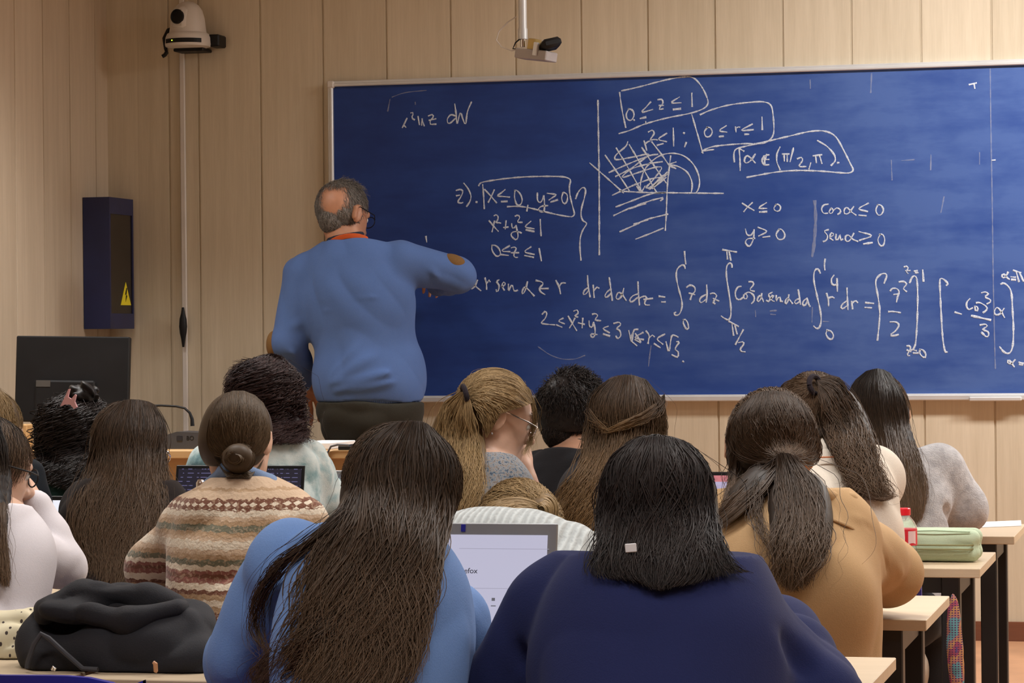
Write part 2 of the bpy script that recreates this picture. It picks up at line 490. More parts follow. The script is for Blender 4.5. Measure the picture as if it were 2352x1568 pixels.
# ------------------------------------------------------------------ hair strands
def resample(G, K):
    """catmull-rom through a polyline, K points at equal arc length"""
    G = np.asarray(G, float)
    if len(G) == 2: G = np.vstack([G[0], G.mean(0), G[1]])
    P = np.vstack([2*G[0]-G[1], G, 2*G[-1]-G[-2]]); out = []
    for i in range(1, len(P)-2):
        t = np.linspace(0, 1, 12, endpoint=False)[:, None]
        a, b, c, d = P[i-1], P[i], P[i+1], P[i+2]
        out.append(.5*((2*b)+(-a+c)*t+(2*a-5*b+4*c-d)*t*t+(-a+3*b-3*c+d)*t**3))
    D = np.vstack(out+[G[-1:]]); s = np.r_[0, np.cumsum(np.linalg.norm(np.diff(D, axis=0), axis=1))]
    u = np.linspace(0, s[-1], K)
    return np.stack([np.interp(u, s, D[:, i]) for i in range(D.shape[1])], 1)
def drape(guides, coll, Y, off=.012, K=22, infl=0.):
    """lay guide curves given as photo directions on the collider; where they pass beside it keep depth plane Y"""
    out = []
    for g in guides:
        g2 = resample(np.array([q[:2] for q in g], float), K)
        ex = np.interp(np.linspace(0, 1, K), np.linspace(0, 1, len(g)), [q[2] if len(q) > 2 else 0. for q in g])
        D = np.array([nrm(ray(*q)) for q in g2])
        t0 = (Y-CAM[1])/D[:, 1]; t = t0-.45
        best = np.full(K, 9.); tb = t0.copy(); hit = np.zeros(K, bool)
        for _ in range(70):
            d = sdf_pts(coll, CAM+D*t[:, None], infl)
            up = (d < best) & ~hit; best[up] = d[up]; tb[up] = t[up]
            hit |= d < .0015
            t = np.where(hit, t, t+np.clip(d, .001, .05)*.9)
            t = np.minimum(t, t0+.5)
        tt = np.where(hit, t, np.where(best < .05, tb, t0))-off-ex
        for _ in range(3):
            p = np.pad(tt, 1, mode='edge'); tt = np.minimum(tt, .25*p[:-2]+.5*tt+.25*p[2:]) if False else .25*p[:-2]+.5*tt+.25*p[2:]
        out.append(CAM+D*tt[:, None])
    return np.array(out)
def strands(G, n, seed, thick=.012, r=.0011, clump=14, clumpw=.35, wave=.0, wfreq=3., curl=0., cfreq=6., depth=.6, tipcut=.25, fray=.5, lift=None):
    """G: (g,K,3) ordered guides -> V, Q, colour of n tapered strands between neighbouring guides"""
    rg = np.random.default_rng(seed); g, K, _ = G.shape
    nc = max(4, n//clump); cu = rg.random(nc)*(g-1)
    ci = rg.integers(0, nc, n); ctr = cu[ci]
    rnd = rg.random(n)*(g-1)
    s = np.linspace(0, 1, K)
    mix = np.clip(s[None]*1.2, 0, 1)*clumpw*(rg.random((n, 1))**.4*1.2)
    u = rnd[:, None]*(1-mix)+ctr[:, None]*mix+rg.normal(size=(n, 1))*.02
    u = np.clip(u, 0, g-1-1e-6); i0 = u.astype(int); w = (u-i0)[..., None]; kk = np.arange(K)[None]
    ln = 1-tipcut*rg.random(n)**2                   # each strand ends a little early
    P = G[i0, kk]*(1-w)+G[np.minimum(i0+1, g-1), kk]*w
    if tipcut > 0:
        x = s[None]*ln[:, None]*(K-1); a = np.minimum(x.astype(int), K-2); f = (x-a)[..., None]
        rows = np.arange(n)[:, None]; P = P[rows, a]*(1-f)+P[rows, a+1]*f
    toc = CAM-G.reshape(-1, 3).mean(0); toc = nrm(toc); rt = nrm(np.cross(toc, (0, 0, 1))); up = np.cross(rt, toc)
    grow = np.minimum(1, s*3+.25)[None, :, None]
    cd_ = (rg.random((nc, 1, 1))-.35); 
    depthv = (.55*cd_[ci]+.45*(rg.random((n, 1, 1))-.3))*2*thick*depth
    P = P+grow*(toc*depthv+rt*(rg.normal(size=(n, 1, 1))*thick*.35*fray)+up*(rg.normal(size=(n, 1, 1))*thick*.12*fray))
    if wave:
        ph = rg.random(nc)[ci][:, None]*6.28; fr = (wfreq*(.7+.6*rg.random(nc)))[ci][:, None]
        amp = wave*(s[None]**.8)*(.5+rg.random(nc)[ci][:, None])
        o = amp*np.sin(ph+fr*6.28*s[None]); o2 = amp*.6*np.cos(ph*1.7+fr*5.1*s[None])
        P = P+rt*o[..., None]+toc*o2[..., None]
    if curl:
        ph = (rg.random(nc)[ci]*6.28+rg.normal(size=n)*.75)[:, None]; fr = (cfreq*(.75+.5*rg.random(nc)))[ci][:, None]
        amp = curl*np.minimum(1, s*4+.15)[None]*(.5+.9*rg.random((n, 1)))
        a = ph+fr*6.28*s[None]
        P = P+rt*(amp*np.sin(a))[..., None]+toc*(amp*np.cos(a))[..., None]
    T = np.gradient(P, axis=1); T /= np.linalg.norm(T, axis=2)[..., None]+1e-9
    N = np.cross(T, toc+.01*rt); N /= np.linalg.norm(N, axis=2)[..., None]+1e-9; B = np.cross(T, N)
    rad = r*(.6+.8*rg.random((n, 1)))*(1-.75*s[None]**3)*np.minimum(1, .5+s[None]*4)
    V = np.stack([P+rad[..., None]*(N*math.cos(a)+B*math.sin(a)) for a in (math.pi/2, math.pi*7/6, math.pi*11/6)], 2)  # n,K,3,3
    base = (np.arange(n)[:, None, None]*K+np.arange(K-1)[None, :, None])*3+np.arange(3)[None, None]
    nx = (np.arange(n)[:, None, None]*K+np.arange(K-1)[None, :, None])*3+((np.arange(3)+1) % 3)[None, None]
    Q = np.stack([base, nx, nx+3, base+3], -1).reshape(-1, 4)
    col = np.zeros((n, K, 3, 4), np.float32)
    col[..., 0] = np.clip(.55*rg.random(nc)[ci]+.45*rg.random(n), 0, 1)[:, None, None]
    col[..., 1] = s[None, :, None]; col[..., 3] = 1
    return V.reshape(-1, 3), Q, col.reshape(-1, 4)
def scalp_strands(H, R, s, n, seed, mask, flow, length, r=.0011, rise=.008, K=8, jitter=.25, curl=0., radii=(.077, .096, .090)):
    """short hair rooted on the skull; mask(local unit) -> keep, flow(local unit) -> local direction"""
    rg = np.random.default_rng(seed); U = rg.normal(size=(n*3, 3)); U /= np.linalg.norm(U, axis=1)[:, None]
    U = U[[bool(mask(u)) for u in U]][:n]; n = len(U)
    rad = np.array(radii)
    D = np.array([flow(u) for u in U])+rg.normal(size=(n, 3))*jitter
    ln = length*(.6+.7*rg.random(n)); P = np.zeros((n, K, 3)); p = U*rad; nn = U/rad; nn /= np.linalg.norm(nn, axis=1)[:, None]
    cp = rg.random(n)*6.28
    for k in range(K):
        P[:, k] = p
        q = p/rad; q /= np.linalg.norm(q, axis=1)[:, None]; nl = q/rad; nl /= np.linalg.norm(nl, axis=1)[:, None]
        d = D-nl*(D*nl).sum(1)[:, None]; d /= np.linalg.norm(d, axis=1)[:, None]+1e-9
        sd = np.cross(nl, d)
        d = d+sd*(curl*np.sin(cp+k*1.1))[:, None]
        p = p+d*(ln/K)[:, None]
        q = p/rad; l = np.linalg.norm(q, axis=1)
        tgt = 1+rise*(k+1)/K/.085*(.4+rg.random(n)*.9)
        p = p*(tgt/l)[:, None]
    P = H+(P*s) @ R.T
    S = np.linspace(0, 1, K)
    T = np.gradient(P, axis=1); T /= np.linalg.norm(T, axis=2)[..., None]+1e-9
    N = np.cross(T, P-H); N /= np.linalg.norm(N, axis=2)[..., None]+1e-9; B = np.cross(T, N)
    rd = r*(.7+.6*rg.random((n, 1)))*(1-.7*S[None]**2)
    V = np.stack([P+rd[..., None]*(N*math.cos(a)+B*math.sin(a)) for a in (math.pi/2, math.pi*7/6, math.pi*11/6)], 2)
    base = (np.arange(n)[:, None, None]*K+np.arange(K-1)[None, :, None])*3+np.arange(3)[None, None]
    nx = (np.arange(n)[:, None, None]*K+np.arange(K-1)[None, :, None])*3+((np.arange(3)+1) % 3)[None, None]
    Q = np.stack([base, nx, nx+3, base+3], -1).reshape(-1, 4)
    col = np.zeros((n, K, 3, 4), np.float32); col[..., 0] = rg.random(n)[:, None, None]; col[..., 1] = S[None, :, None]; col[..., 3] = 1
    return V.reshape(-1, 3), Q, col.reshape(-1, 4)
def join_np(parts):
    V = []; Q = []; Cc = []; b = 0
    for v, q, c in parts:
        V.append(v); Q.append(q+b); Cc.append(c); b += len(v)
    return np.concatenate(V), np.concatenate(Q), np.concatenate(Cc)
def base_col(v, a=.25):
    c = np.zeros((len(v), 4), np.float32); c[:, 0] = a; c[:, 3] = 1; return c
def hair_obj(name, parts, m, parent):
    V, Q, Cc = join_np(parts)
    o = world_of(parent)
    me = mesh_np(name, V-o, Q)
    a = me.color_attributes.new('hc', 'FLOAT_COLOR', 'POINT'); a.data.foreach_set('color', Cc.astype(np.float32).ravel())
    return put(name, me, m, parent)
def np_obj(name, VQ, m, parent):
    o = world_of(parent)
    return put(name, mesh_np(name, VQ[0]-o, VQ[1]), m, parent)

# ------------------------------------------------------------------ people
class Person:
    def __init__(p, label, head, Y, hs=.96, yaw=0, pitch=12, roll=0, neck=None, SL=None, SR=None, EL=None, ER=None, WL=None, WR=None,
                 hip=None, group=None, knees=(0, 0), bulk=1., chest=(.16, .105, .19), seated=True, floor=0., skin=None, neckr=.052, kneedrop=.0, back=None, nohand=(), hands=None, low=''):
        A = lambda q: at(q[0], q[1], Y+(q[2] if len(q) > 2 else 0.))
        p.H = A(head); p.R = head_R(yaw, pitch, roll); p.s = hs; p.Y = Y
        p.N = A(neck); hip = (hip[0], hip[1]+(.06 if seated else 0), hip[2]); p.SL, p.SR, p.EL, p.ER, p.WL, p.WR = [A(q) for q in (SL, SR, EL, ER, WL, WR)]
        if seated and Y > -7:
            for k_, v in (('L', p.EL), ('R', p.ER)): v[2] = max(v[2], .60 if k_ in low else .812)
            for v in (p.WL, p.WR): v[2] = max(v[2], .795)
        p.P = np.array([A((hip[0], 800, hip[2]))[0], Y+hip[2], hip[1]])
        X = nrm(p.SR-p.SL); U = p.N-p.P; p.L = np.linalg.norm(U); U = nrm(U); F = nrm(np.cross(U, X)); X = np.cross(F, U)
        p.B = np.stack([X, F, U], 1); B = p.B; mid = lambda t, b=0.: p.P+(p.N-p.P)*t-F*b
        w = np.linalg.norm(p.SR-p.SL); cw = max(chest[0], w*.44)
        p.torso = [E(mid(.68, .0), (cw*.95, chest[1], chest[2]*p.L/.5), B, .03), E(mid(.38, -.01), (cw*.86, chest[1]*.95, .17*p.L/.5), B, .04),
                   E(mid(.10, -.01), (cw*.98, chest[1]*1.1, .13), B, .05), E(mid(.83, .02), (cw*.75, .07, .085), B, .03),
                   C(mid(.95), p.SL+(p.N-p.SL)*.08, .032, .045, .03), C(mid(.95), p.SR+(p.N-p.SR)*.08, .032, .045, .03)]
        if back is not None: p.torso += back
        p.arms = []
        for S_, E_, W_ in ((p.SL, p.EL, p.WL), (p.SR, p.ER, p.WR)):
            p.arms += [C(S_, E_, .052*bulk, .042*bulk, .03), C(E_, E_+(W_-E_)*.5, .042*bulk, .036*bulk, .02), C(E_+(W_-E_)*.5, W_, .036*bulk, .027*bulk, .02)]
        p.neckp = [C(p.N-nrm(p.H-p.N)*.02, p.H+p.R@np.array((0, -.008, -.08))*hs, neckr*1.08, neckr*.94, .02)]
        p.headp, p.carve = head_prims(p.H, p.R, hs)
        p.handp = []
        hands = hands or {}
        for key, S_, E_, W_, sg in (('L', p.SL, p.EL, p.WL, -1), ('R', p.SR, p.ER, p.WR, 1)):
            d = nrm(W_-E_)
            if seated: d = nrm(np.array((d[0], d[1], min(d[2], -.06))))
            kw = dict(d=d, n=np.array((0, 0, 1.)) if abs(d[2]) < .8 else np.array((0, -1., 0)), side=-sg, curl=.16)
            kw.update(hands.get(key, {}))
            p.handp += hand_prims(W_+nrm(kw['d'])*.012, s=hs, **kw)
        Ff = nrm(np.array([F[0], F[1], 0])); p.legs = []; p.shoes = []; p.F = Ff; Xf = np.array([X[0], X[1], 0])
        for sg in (-1, 1):
            h = p.P+Xf*.078*sg-np.array((0, 0, .02))
            if seated:
                kn = h+Ff*.40+Xf*(.0*sg+knees[0 if sg < 0 else 1])+np.array((0, 0, -.02-kneedrop)); an = np.array([kn[0], kn[1], floor+.09])+Ff*.02
            else:
                kn = np.array([h[0]+Xf[0]*.02*sg, h[1]+.03, floor+.50]); an = np.array([kn[0], kn[1]-.03, floor+.09])
            p.legs += [C(h, kn, .078, .055, .04), C(kn, an, .054, .040, .02)]
            p.shoes += [C(an+np.array((0, 0, -.045)), an+Ff*.15+np.array((0, 0, -.055)), .042, .033, .02)]
        p.root = empty('person', (p.P[0], p.P[1], floor), label, 'person', group)
        p.skin = skin or M['skin']
    def body(p, h=.006):
        pr = p.torso+p.arms+p.legs+p.neckp+p.headp+p.handp
        # torso, arms and legs are one skin with the head and hands
        p.body_o = np_obj('body', nets(pr, h, carve=p.carve), p.skin, p.root); return p.body_o
    def garment(p, name, m, infl=.016, sleeves=1., cuts=(), disp=None, extra=(), h=.007, legs=False, hem=None, parent=None, neckcut=.012):
        pr = list(p.torso)+list(extra); fr = []
        if sleeves >= 1: fr = p.arms
        elif sleeves > 0:
            for S_, E_ in ((p.SL, p.EL), (p.SR, p.ER)): fr.append(C(S_, S_+(E_-S_)*sleeves, .052, .047, .03))
        cs = list(cuts)
        U = p.B[:, 2]
        if neckcut is not None: cs.append((p.N+np.array((0, 0, neckcut)), (0, .12, 1)))
        if hem is not None: cs.append(((0, 0, hem), (0, 0, -1)))
        if sleeves >= 1:
            # the cuff ends at the wrist
            pass
        p.gpr = pr+fr; p.ginfl = infl
        return np_obj(name, nets(pr, h, infl=infl, cuts=cs, disp=disp, free=fr), m, parent or p.root)
    def trousers(p, m, infl=.012, shoe=None):
        np_obj('trousers', nets(p.legs+[p.torso[2]], .012, infl=infl, cuts=[((0, 0, p.P[2]+.12), (0, 0, 1))]), m, p.root)
        np_obj('shoes', nets(p.shoes, .008), shoe or M['shoe'], p.root)
    def cap(p, infl=.006, facecut=(.035, .25), low=-.075, h=.006):
        """hair lying on the skull, open at the face"""
        R, H, s = p.R, p.H, p.s
        pr = [E(H+R@np.array((0, -.006, 0))*s, np.array((.078, .097, .090))*s, R), E(H+R@np.array((0, -.035, -.05))*s, np.array((.064, .06, .06))*s, R, .04)]
        cuts = [(H+R@np.array((0, facecut[0], .0))*s, R@np.array((0, 1, -facecut[1]*2))), (H+R@np.array((0, 0, low))*s, R@np.array((0, .25, -1)))]
        v, q = nets(pr, h, infl=infl-.003, cuts=cuts)
        return v, q, base_col(v, .12)
    def scalp(p, n=2200, seed=1, tie=None, length=.11, r=.0009, infl=.0, jitter=.16, crown=(0, -.25, .97), curl=0., rise=.006):
        """combed hair over the whole skull, falling from the crown or drawn to a hair tie"""
        if tie is not None:
            t = p.R.T @ (np.asarray(tie)-p.H)/p.s/np.array((.078, .097, .090)); t = t/np.linalg.norm(t)
            fl = lambda u: (t-u)/(np.linalg.norm(t-u)+.05)
        else:
            c = nrm(crown); fl = lambda u: np.array((u[0]*1.3, -.25 if u[1] < .3 else .1*u[1], -.9))+.6*(u-c)
        mask = lambda u: (u[1] < .30+.5*max(0, u[2])) and u[2] > -.72 and not (u[1] > -.15 and u[2] < .0) and not (u[1] > .12 and u[2] < .16) and not (u[1] > .32 and u[2] < .35)
        return scalp_strands(p.H+p.R@np.array((0, -.006, 0))*p.s, p.R, p.s, n, seed, mask, fl, length, r, rise, 9, jitter, curl, (.0845+infl, .1035+infl, .0965+infl))
    def collider(p, hair=.017, garment=True):
        R, H, s = p.R, p.H, p.s
        c = [E(H+R@np.array((0, -.004, 0))*s, np.array((.078, .097, .090))*s+hair-.006, R), E(H+R@np.array((0, .0, -.06))*s, np.array((.066, .08, .07))*s, R, .03)]+p.neckp
        if garment:
            for q in getattr(p, 'gpr', p.torso+p.arms):
                i = getattr(p, 'ginfl', .0)
                c.append(('e', q[1], q[2]+i, q[3], q[4]) if q[0] == 'e' else ('c', q[1], q[2], q[3]+i, q[4]+i, q[5]))
        return c
    def eyes(p):
        mb = MB()
        for sg in (-1, 1):
            c = p.H+p.R@np.array((sg*.031, .082, -.02))*p.s
            mb.lathe([(.0115*math.sin(a)*p.s+1e-5, -.0115*math.cos(a)*p.s) for a in np.linspace(0, math.pi, 9)], c, 14)
        mb.build('eyes', M['eye'], p.root, True)
    def ribs(p): pass
def underfill(G, r0=.010, push=None, h=.007, frac=1.):
    G = G[:, int(G.shape[1]*.2):max(4, int(G.shape[1]*frac))]
    """solid core under a lock of strands so no light shows through it"""
    toc = nrm(CAM-G.reshape(-1, 3).mean(0)); pr = []; push = r0+.014 if push is None else push
    cen = G.mean(0)
    G = G+(cen[None]-G)*.16
    for g in G:
        q = resample(g, 9)-toc*push
        n = len(q)
        for i in range(n-1):
            k = (1-.75*(i/(n-1))**3)*min(1, .35+.3*i); k2 = (1-.75*((i+1)/(n-1))**3)*min(1, .35+.3*(i+1))
            pr.append(C(q[i], q[i+1], r0*k, r0*k2, .02))
    for a, b in zip(G[:-1], G[1:]):
        m = resample((a+b)/2, 9)-toc*push
        for i in range(7):
            pr.append(C(m[i], m[i+1], r0*(1-.7*(i/8)**3)*min(1, .35+.3*i), r0*(1-.7*((i+1)/8)**3)*min(1, .65+.3*i), .02))
    v, q = nets(pr, h); return v, q, base_col(v, .15)

M['skin'] = skinmat('warm_skin', (.52, .29, .19))
M['skin_pale'] = skinmat('pale_skin', (.58, .36, .26))
M['skin_tan'] = skinmat('tanned_skin', (.42, .20, .115))
M['shoe'] = simple('dark_shoe', (.02, .02, .024), .5)
M['eye'] = simple('eyeball', (.6, .58, .55), .2, var=.1)
# ------------------------------------------------------------------ the room
XC, XR, YB = -0.6232, 6.6, -13.2
PLAT = 0.172                                  # height of the teacher's platform
def wall_mesh(name, axis, length0, length1, grooves, z0, z1, m, other, sign):
    """panelled wall with real V-grooves; axis 'x' = front wall (face y=0), axis 'y' = left wall (face x=XC)"""
    prof = [(length0, 0.)]
    for g in sorted(grooves):
        prof += [(g-.0045, 0.), (g-.0028, .006), (g+.0028, .006), (g+.0045, 0.)]
    prof.append((length1, 0.))
    vs = []; fs = []; n = len(prof)
    for z in (z0, z1):
        for (a, d) in prof: vs.append((a, d, z) if axis == 'x' else (other-d, a, z))
        for (a, d) in (prof[0], prof[-1]): vs.append((a, .12, z) if axis == 'x' else (other-.12, a, z))
    k = n+2
    for i in range(n-1): fs.append((i, i+1, k+i+1, k+i))
    fs += [(0, n, k+n, k), (n, n+1, k+n+1, k+n), (n+1, n-1, k+n-1, k+n+1)]
    fs += [tuple(list(range(n))+[n+1, n]), tuple([k+i for i in range(n)]+[k+n+1, k+n])]
    mb = MB(); mb.add(vs, fs)
    return tag(mb.build(name, m), kind='structure')
gx = [-.25+.25*i for i in range(0, 28)]+[-.37]
wall_mesh('wall_front', 'x', XC-.12, XR+.12, gx, -.1, CEIL, M['wall'], 0, 1)
wall_mesh('wall_left', 'y', YB-.12, 0., [-.1216-.25*i for i in range(0, 52)], -.1, CEIL, M['wall_l'], XC, 1)
def struct_box(name, lo, hi, m): return tag(MB().box(lo, hi).build(name, m), kind='structure')
struct_box('wall_right', (XR, YB, -.1), (XR+.12, 0, CEIL), M['plainwall'])
struct_box('wall_back', (XC, YB-.12, -.1), (XR, YB, CEIL), M['plainwall'])
struct_box('floor', (XC, YB, -.1), (XR, 0, 0), M['floor'])
struct_box('ceiling', (XC-.12, YB-.12, CEIL), (XR+.12, .12, CEIL+.1), M['ceil'])
struct_box('trim_1', (XC, -1.95, 0), (XR, 0, PLAT), M['floor'])          # the raised platform along the front wall
struct_box('baseboard_front', (XC, -.014, PLAT), (XR, 0, PLAT+.069), M['base'])
struct_box('baseboard_left', (XC, -1.95, PLAT), (XC+.014, -.014, PLAT+.069), M['base'])

# ------------------------------------------------------------------ blackboard with frame and chalk
BX0, BX1, BZ0, BZ1 = .274, 3.95, 1.29-.2575, 1.29+.9545
bb = empty('blackboard', (BX0, -.01, BZ0), 'wide blue chalkboard covered in white chalk formulas on the beech panelled wall', 'blackboard')
MB().box((BX0+.012, -.018, BZ0+.012), (BX1-.012, -.003, BZ1-.012)).build('board_surface', M['board'], bb)
fw = .021
def rail(lo, hi, lip):
    mb = MB(); mb.box(lo, hi, bev=.004)
    return mb
m_ = MB(); m_.box((BX0+.02, -.032, BZ1-fw), (BX1-.02, -.001, BZ1-.009), bev=.003); m_.box((BX0+.02, -.026, BZ1-.011), (BX1-.02, -.001, BZ1), bev=.002)
m_.build('frame_rail', M['alu'], bb)
m_ = MB(); m_.box((BX0+.02, -.034, BZ0), (BX1-.02, -.001, BZ0+.020), bev=.003); m_.box((BX0+.02, -.028, BZ0+.016), (BX1-.02, -.001, BZ0+.024), bev=.002)
m_.build('frame_rail', M['alu'], bb)
m_ = MB(); m_.box((BX0+.009, -.032, BZ0+.02), (BX0+fw, -.001, BZ1-.02), bev=.003); m_.box((BX0, -.026, BZ0+.02), (BX0+.011, -.001, BZ1-.02), bev=.002)
m_.build('frame_rail', M['alu'], bb)
MB().box((BX1-fw, -.032, BZ0+.02), (BX1, -.001, BZ1-.02), bev=.003).build('frame_rail', M['alu'], bb)
for (x, z) in ((BX0, BZ1-.026), (BX0, BZ0), (BX1-.026, BZ1-.026), (BX1-.026, BZ0)):
    MB().box((x-.001, -.035, z-.001), (x+.027, -.001, z+.027), bev=.005).build('frame_corner', M['white'], bb)
px = onwall(2228, 910)[0]; px2 = onwall(2348, 905)[0]
MB().box((px, -.045, BZ0-.003), (px2, -.030, BZ0+.012), bev=.003).build('rail_clip', M['alu'], bb)

BY = -.0185
def chalk(name, groups, width=4.4, m=None, label=None, gap=22.):
    """groups: list of (x0,y0,scale,[strokes]) in photograph pixels -> raised chalk lines on the board, one mesh per connected piece of writing"""
    S = []
    for gi, (x0, y0, sc, st) in enumerate(groups):
        for si, s in enumerate(st):
            wpx = width
            if s and isinstance(s[0], (int, float)): wpx = s[0]; s = s[1:]
            S.append((wpx, np.array([(x0+a/sc, y0+b/sc) for (a, b) in s]), si+gi))
    D = [resample(q, 24) if len(q) > 1 else q for _, q, _ in S]
    lab = list(range(len(S)))
    def root(i):
        while lab[i] != i: i = lab[i]
        return i
    for i in range(len(S)):
        for j in range(i):
            if np.min(np.linalg.norm(D[i][:, None]-D[j][None], axis=2)) < gap: lab[root(i)] = root(j)
    clusters = {}
    for i in range(len(S)): clusters.setdefault(root(i), []).append(i)
    for ids in clusters.values():
        vs = []; fs = []
        for n_, i in enumerate(ids):
            wpx, q, si = S[i]
            P = np.array([at(a, b_, BY) for a, b_ in q])
            if len(P) == 1: P = np.vstack([P-np.array((.002, 0, .001)), P+np.array((.002, 0, 0))])
            L = np.linalg.norm(np.diff(P, axis=0), axis=1).sum()
            P = resample(P, max(4, int(L/.006)))
            n = len(P); w = wpx/640*.39*(1+.25*np.sin(np.arange(n)*.7+si*2.1)+.12*rng.normal(size=n))
            T = np.gradient(P, axis=0); T /= np.linalg.norm(T, axis=1)[:, None]+1e-9
            nn = np.stack([-T[:, 2], np.zeros(n), T[:, 0]], 1)
            P = P.copy(); P[0] -= T[0]*w[0]*.6; P[-1] += T[-1]*w[-1]*.6
            b = len(vs); y = -.0006-.00005*(si % 9)
            for k_ in range(n):
                for (k, d) in ((-1, 0.), (-.7, y), (.7, y), (1, 0.)):
                    p_ = P[k_]+nn[k_]*w[k_]*k; vs.append((p_[0], BY+.0002+d, p_[2]))
            for k_ in range(n-1):
                for k in range(3):
                    a = b+k_*4+k; fs.append((a, a+1, a+5, a+4))
            fs += [(b, b+1, b+2, b+3), (b+(n-1)*4+3, b+(n-1)*4+2, b+(n-1)*4+1, b+(n-1)*4)]
        mb = MB(); mb.add(vs, fs); o = mb.build(name, m or M['chalk'], bb)
        if label and len(clusters) == 1: o['label'] = label
A5 = (1020, 380, 6.189); A1 = (1340, 160, 3.919); A2 = (1030, 560, 4.276); A3 = (1530, 560, 5.227); A4 = (1900, 580, 5.2035); R3 = (1500, 100, 2.7606); R2 = (700, 0, 2.94)
chalk('chalk_formula', [(*R2, [
    [(690, 798), (672, 835), (658, 862)], [(668, 845), (684, 860)], [(716, 762), (728, 758), (730, 775), (722, 795), (740, 808)],
    [(764, 785), (774, 842)], [(792, 802), (789, 846)], [(792, 805), (806, 850)], [(835, 782), (860, 774), (868, 788), (850, 812), (848, 838), (886, 838)], [(840, 812), (886, 802)],
    [(1012, 700), (1020, 760), (1026, 832)], [(1016, 782), (985, 775), (962, 805), (968, 832), (985, 828), (1016, 800)], [(1030, 832), (1050, 762), (1066, 800), (1085, 838), (1098, 755), (1125, 688)]])],
    4.2, label='chalk formula ending in dV at the upper left')
chalk('chalk_formula', [(*A5, [
    [(170, 355), (230, 340), (265, 370), (240, 440), (200, 500), (200, 525), (240, 535), (268, 525)], [(175, 430), (225, 420)], [(278, 250), (340, 330), (380, 430), (365, 510), (320, 580)], [5, (455, 518), (468, 520)],
    [(492, 285), (510, 255), (570, 232), (800, 195), (1100, 165), (1400, 155), (1650, 158), (1750, 175), (1795, 210), (1780, 300), (1790, 430), (1820, 560), (1850, 680), (1830, 720), (1790, 728), (1640, 705), (1420, 655), (1200, 600), (1050, 580), (900, 585)],
    [(548, 270), (560, 430), (570, 615)], [(575, 340), (650, 420), (745, 530)], [(712, 345), (670, 440), (628, 520)], [(868, 340), (810, 390), (755, 432), (830, 440), (930, 450)], [5, (815, 514), (895, 510)],
    [(1005, 355), (1000, 450), (1030, 550), (1080, 560), (1108, 500), (1090, 420), (1040, 360), (1005, 352)], [5, (1190, 562), (1175, 645)], [(1325, 390), (1325, 480), (1350, 525), (1385, 510), (1415, 430)],
    [(1415, 430), (1425, 520), (1420, 640), (1380, 660), (1345, 640), (1345, 610), (1390, 578), (1475, 570)], [(1465, 395), (1590, 415), (1540, 455), (1490, 490)], [(1515, 520), (1612, 488)],
    [(1690, 385), (1670, 460), (1690, 530), (1725, 540), (1752, 480), (1745, 410), (1700, 382)]])], 4.4, label='boxed chalk line with item number 2)')
chalk('chalk_formula', [(*A5, [
    [(640, 785), (700, 860), (770, 935)], [(715, 790), (700, 860), (680, 940)], [(708, 715), (745, 700), (768, 735), (755, 780), (735, 818), (770, 812), (806, 820)], [(845, 882), (910, 875)], [(880, 785), (868, 905)],
    [(960, 825), (965, 880), (985, 895), (1020, 860)], [(1020, 850), (1035, 920), (1050, 1010), (1020, 1055), (970, 1020), (950, 980), (980, 945), (1050, 940), (1098, 960)], [(1010, 720), (1050, 705), (1075, 740), (1040, 800), (1070, 808), (1108, 808)],
    [(1235, 790), (1155, 872), (1280, 900)], [5, (1165, 915), (1280, 938)], [(1365, 765), (1370, 880), (1378, 1000)],
    [(680, 1130), (680, 1200), (730, 1280), (780, 1285), (800, 1240), (770, 1170), (720, 1135), (675, 1138)], [(930, 1140), (820, 1212), (935, 1225)], [5, (800, 1265), (915, 1278)], [(955, 1170), (1000, 1160), (1025, 1180), (1000, 1230), (990, 1280), (1010, 1305), (1045, 1305)], [(955, 1240), (1060, 1240)],
    [(1235, 1155), (1145, 1226), (1280, 1265)], [5, (1145, 1280), (1270, 1305)], [(1350, 1180), (1365, 1260), (1382, 1355)]])], 4.4, label='two chalk lines below the boxed line')
chalk('chalk_brace', [(*A5, [[(1870, 470), (1900, 390), (1950, 325), (1990, 315), (2010, 360), (1990, 470), (1955, 600), (1945, 700), (1970, 780), (2025, 825), (1970, 920), (1935, 1030), (1930, 1180), (1945, 1345)]])], 4.4)
chalk('chalk_line', [(*A1, [[4.6, (130, 275), (135, 600), (140, 900), (142, 1200), (142, 1568), (142, 1665)]])], 4.6)
chalk('chalk_formula', [(*A1, [
    [(345, 190), (500, 155), (750, 90), (900, 65), (980, 70), (1040, 120), (1090, 200), (1120, 280), (1110, 325), (1060, 360), (950, 395), (750, 435), (550, 490), (420, 545), (320, 575)], [(325, 205), (345, 350), (380, 520)],
    [(410, 350), (385, 400), (395, 445), (430, 455), (455, 410), (440, 365), (405, 352)], [(453, 450), (458, 456)], [(605, 290), (565, 335), (525, 383), (625, 358)], [6, (510, 440), (560, 428)],
    [(670, 270), (705, 268), (715, 300), (690, 335), (682, 357), (718, 352)], [(682, 322), (722, 322)], [(865, 245), (790, 297), (880, 298)], [5.5, (810, 358), (872, 352)], [(975, 210), (978, 330)], [(560, 465), (562, 490)]])], 4.2, label='boxed chalk inequality at the top of the board')
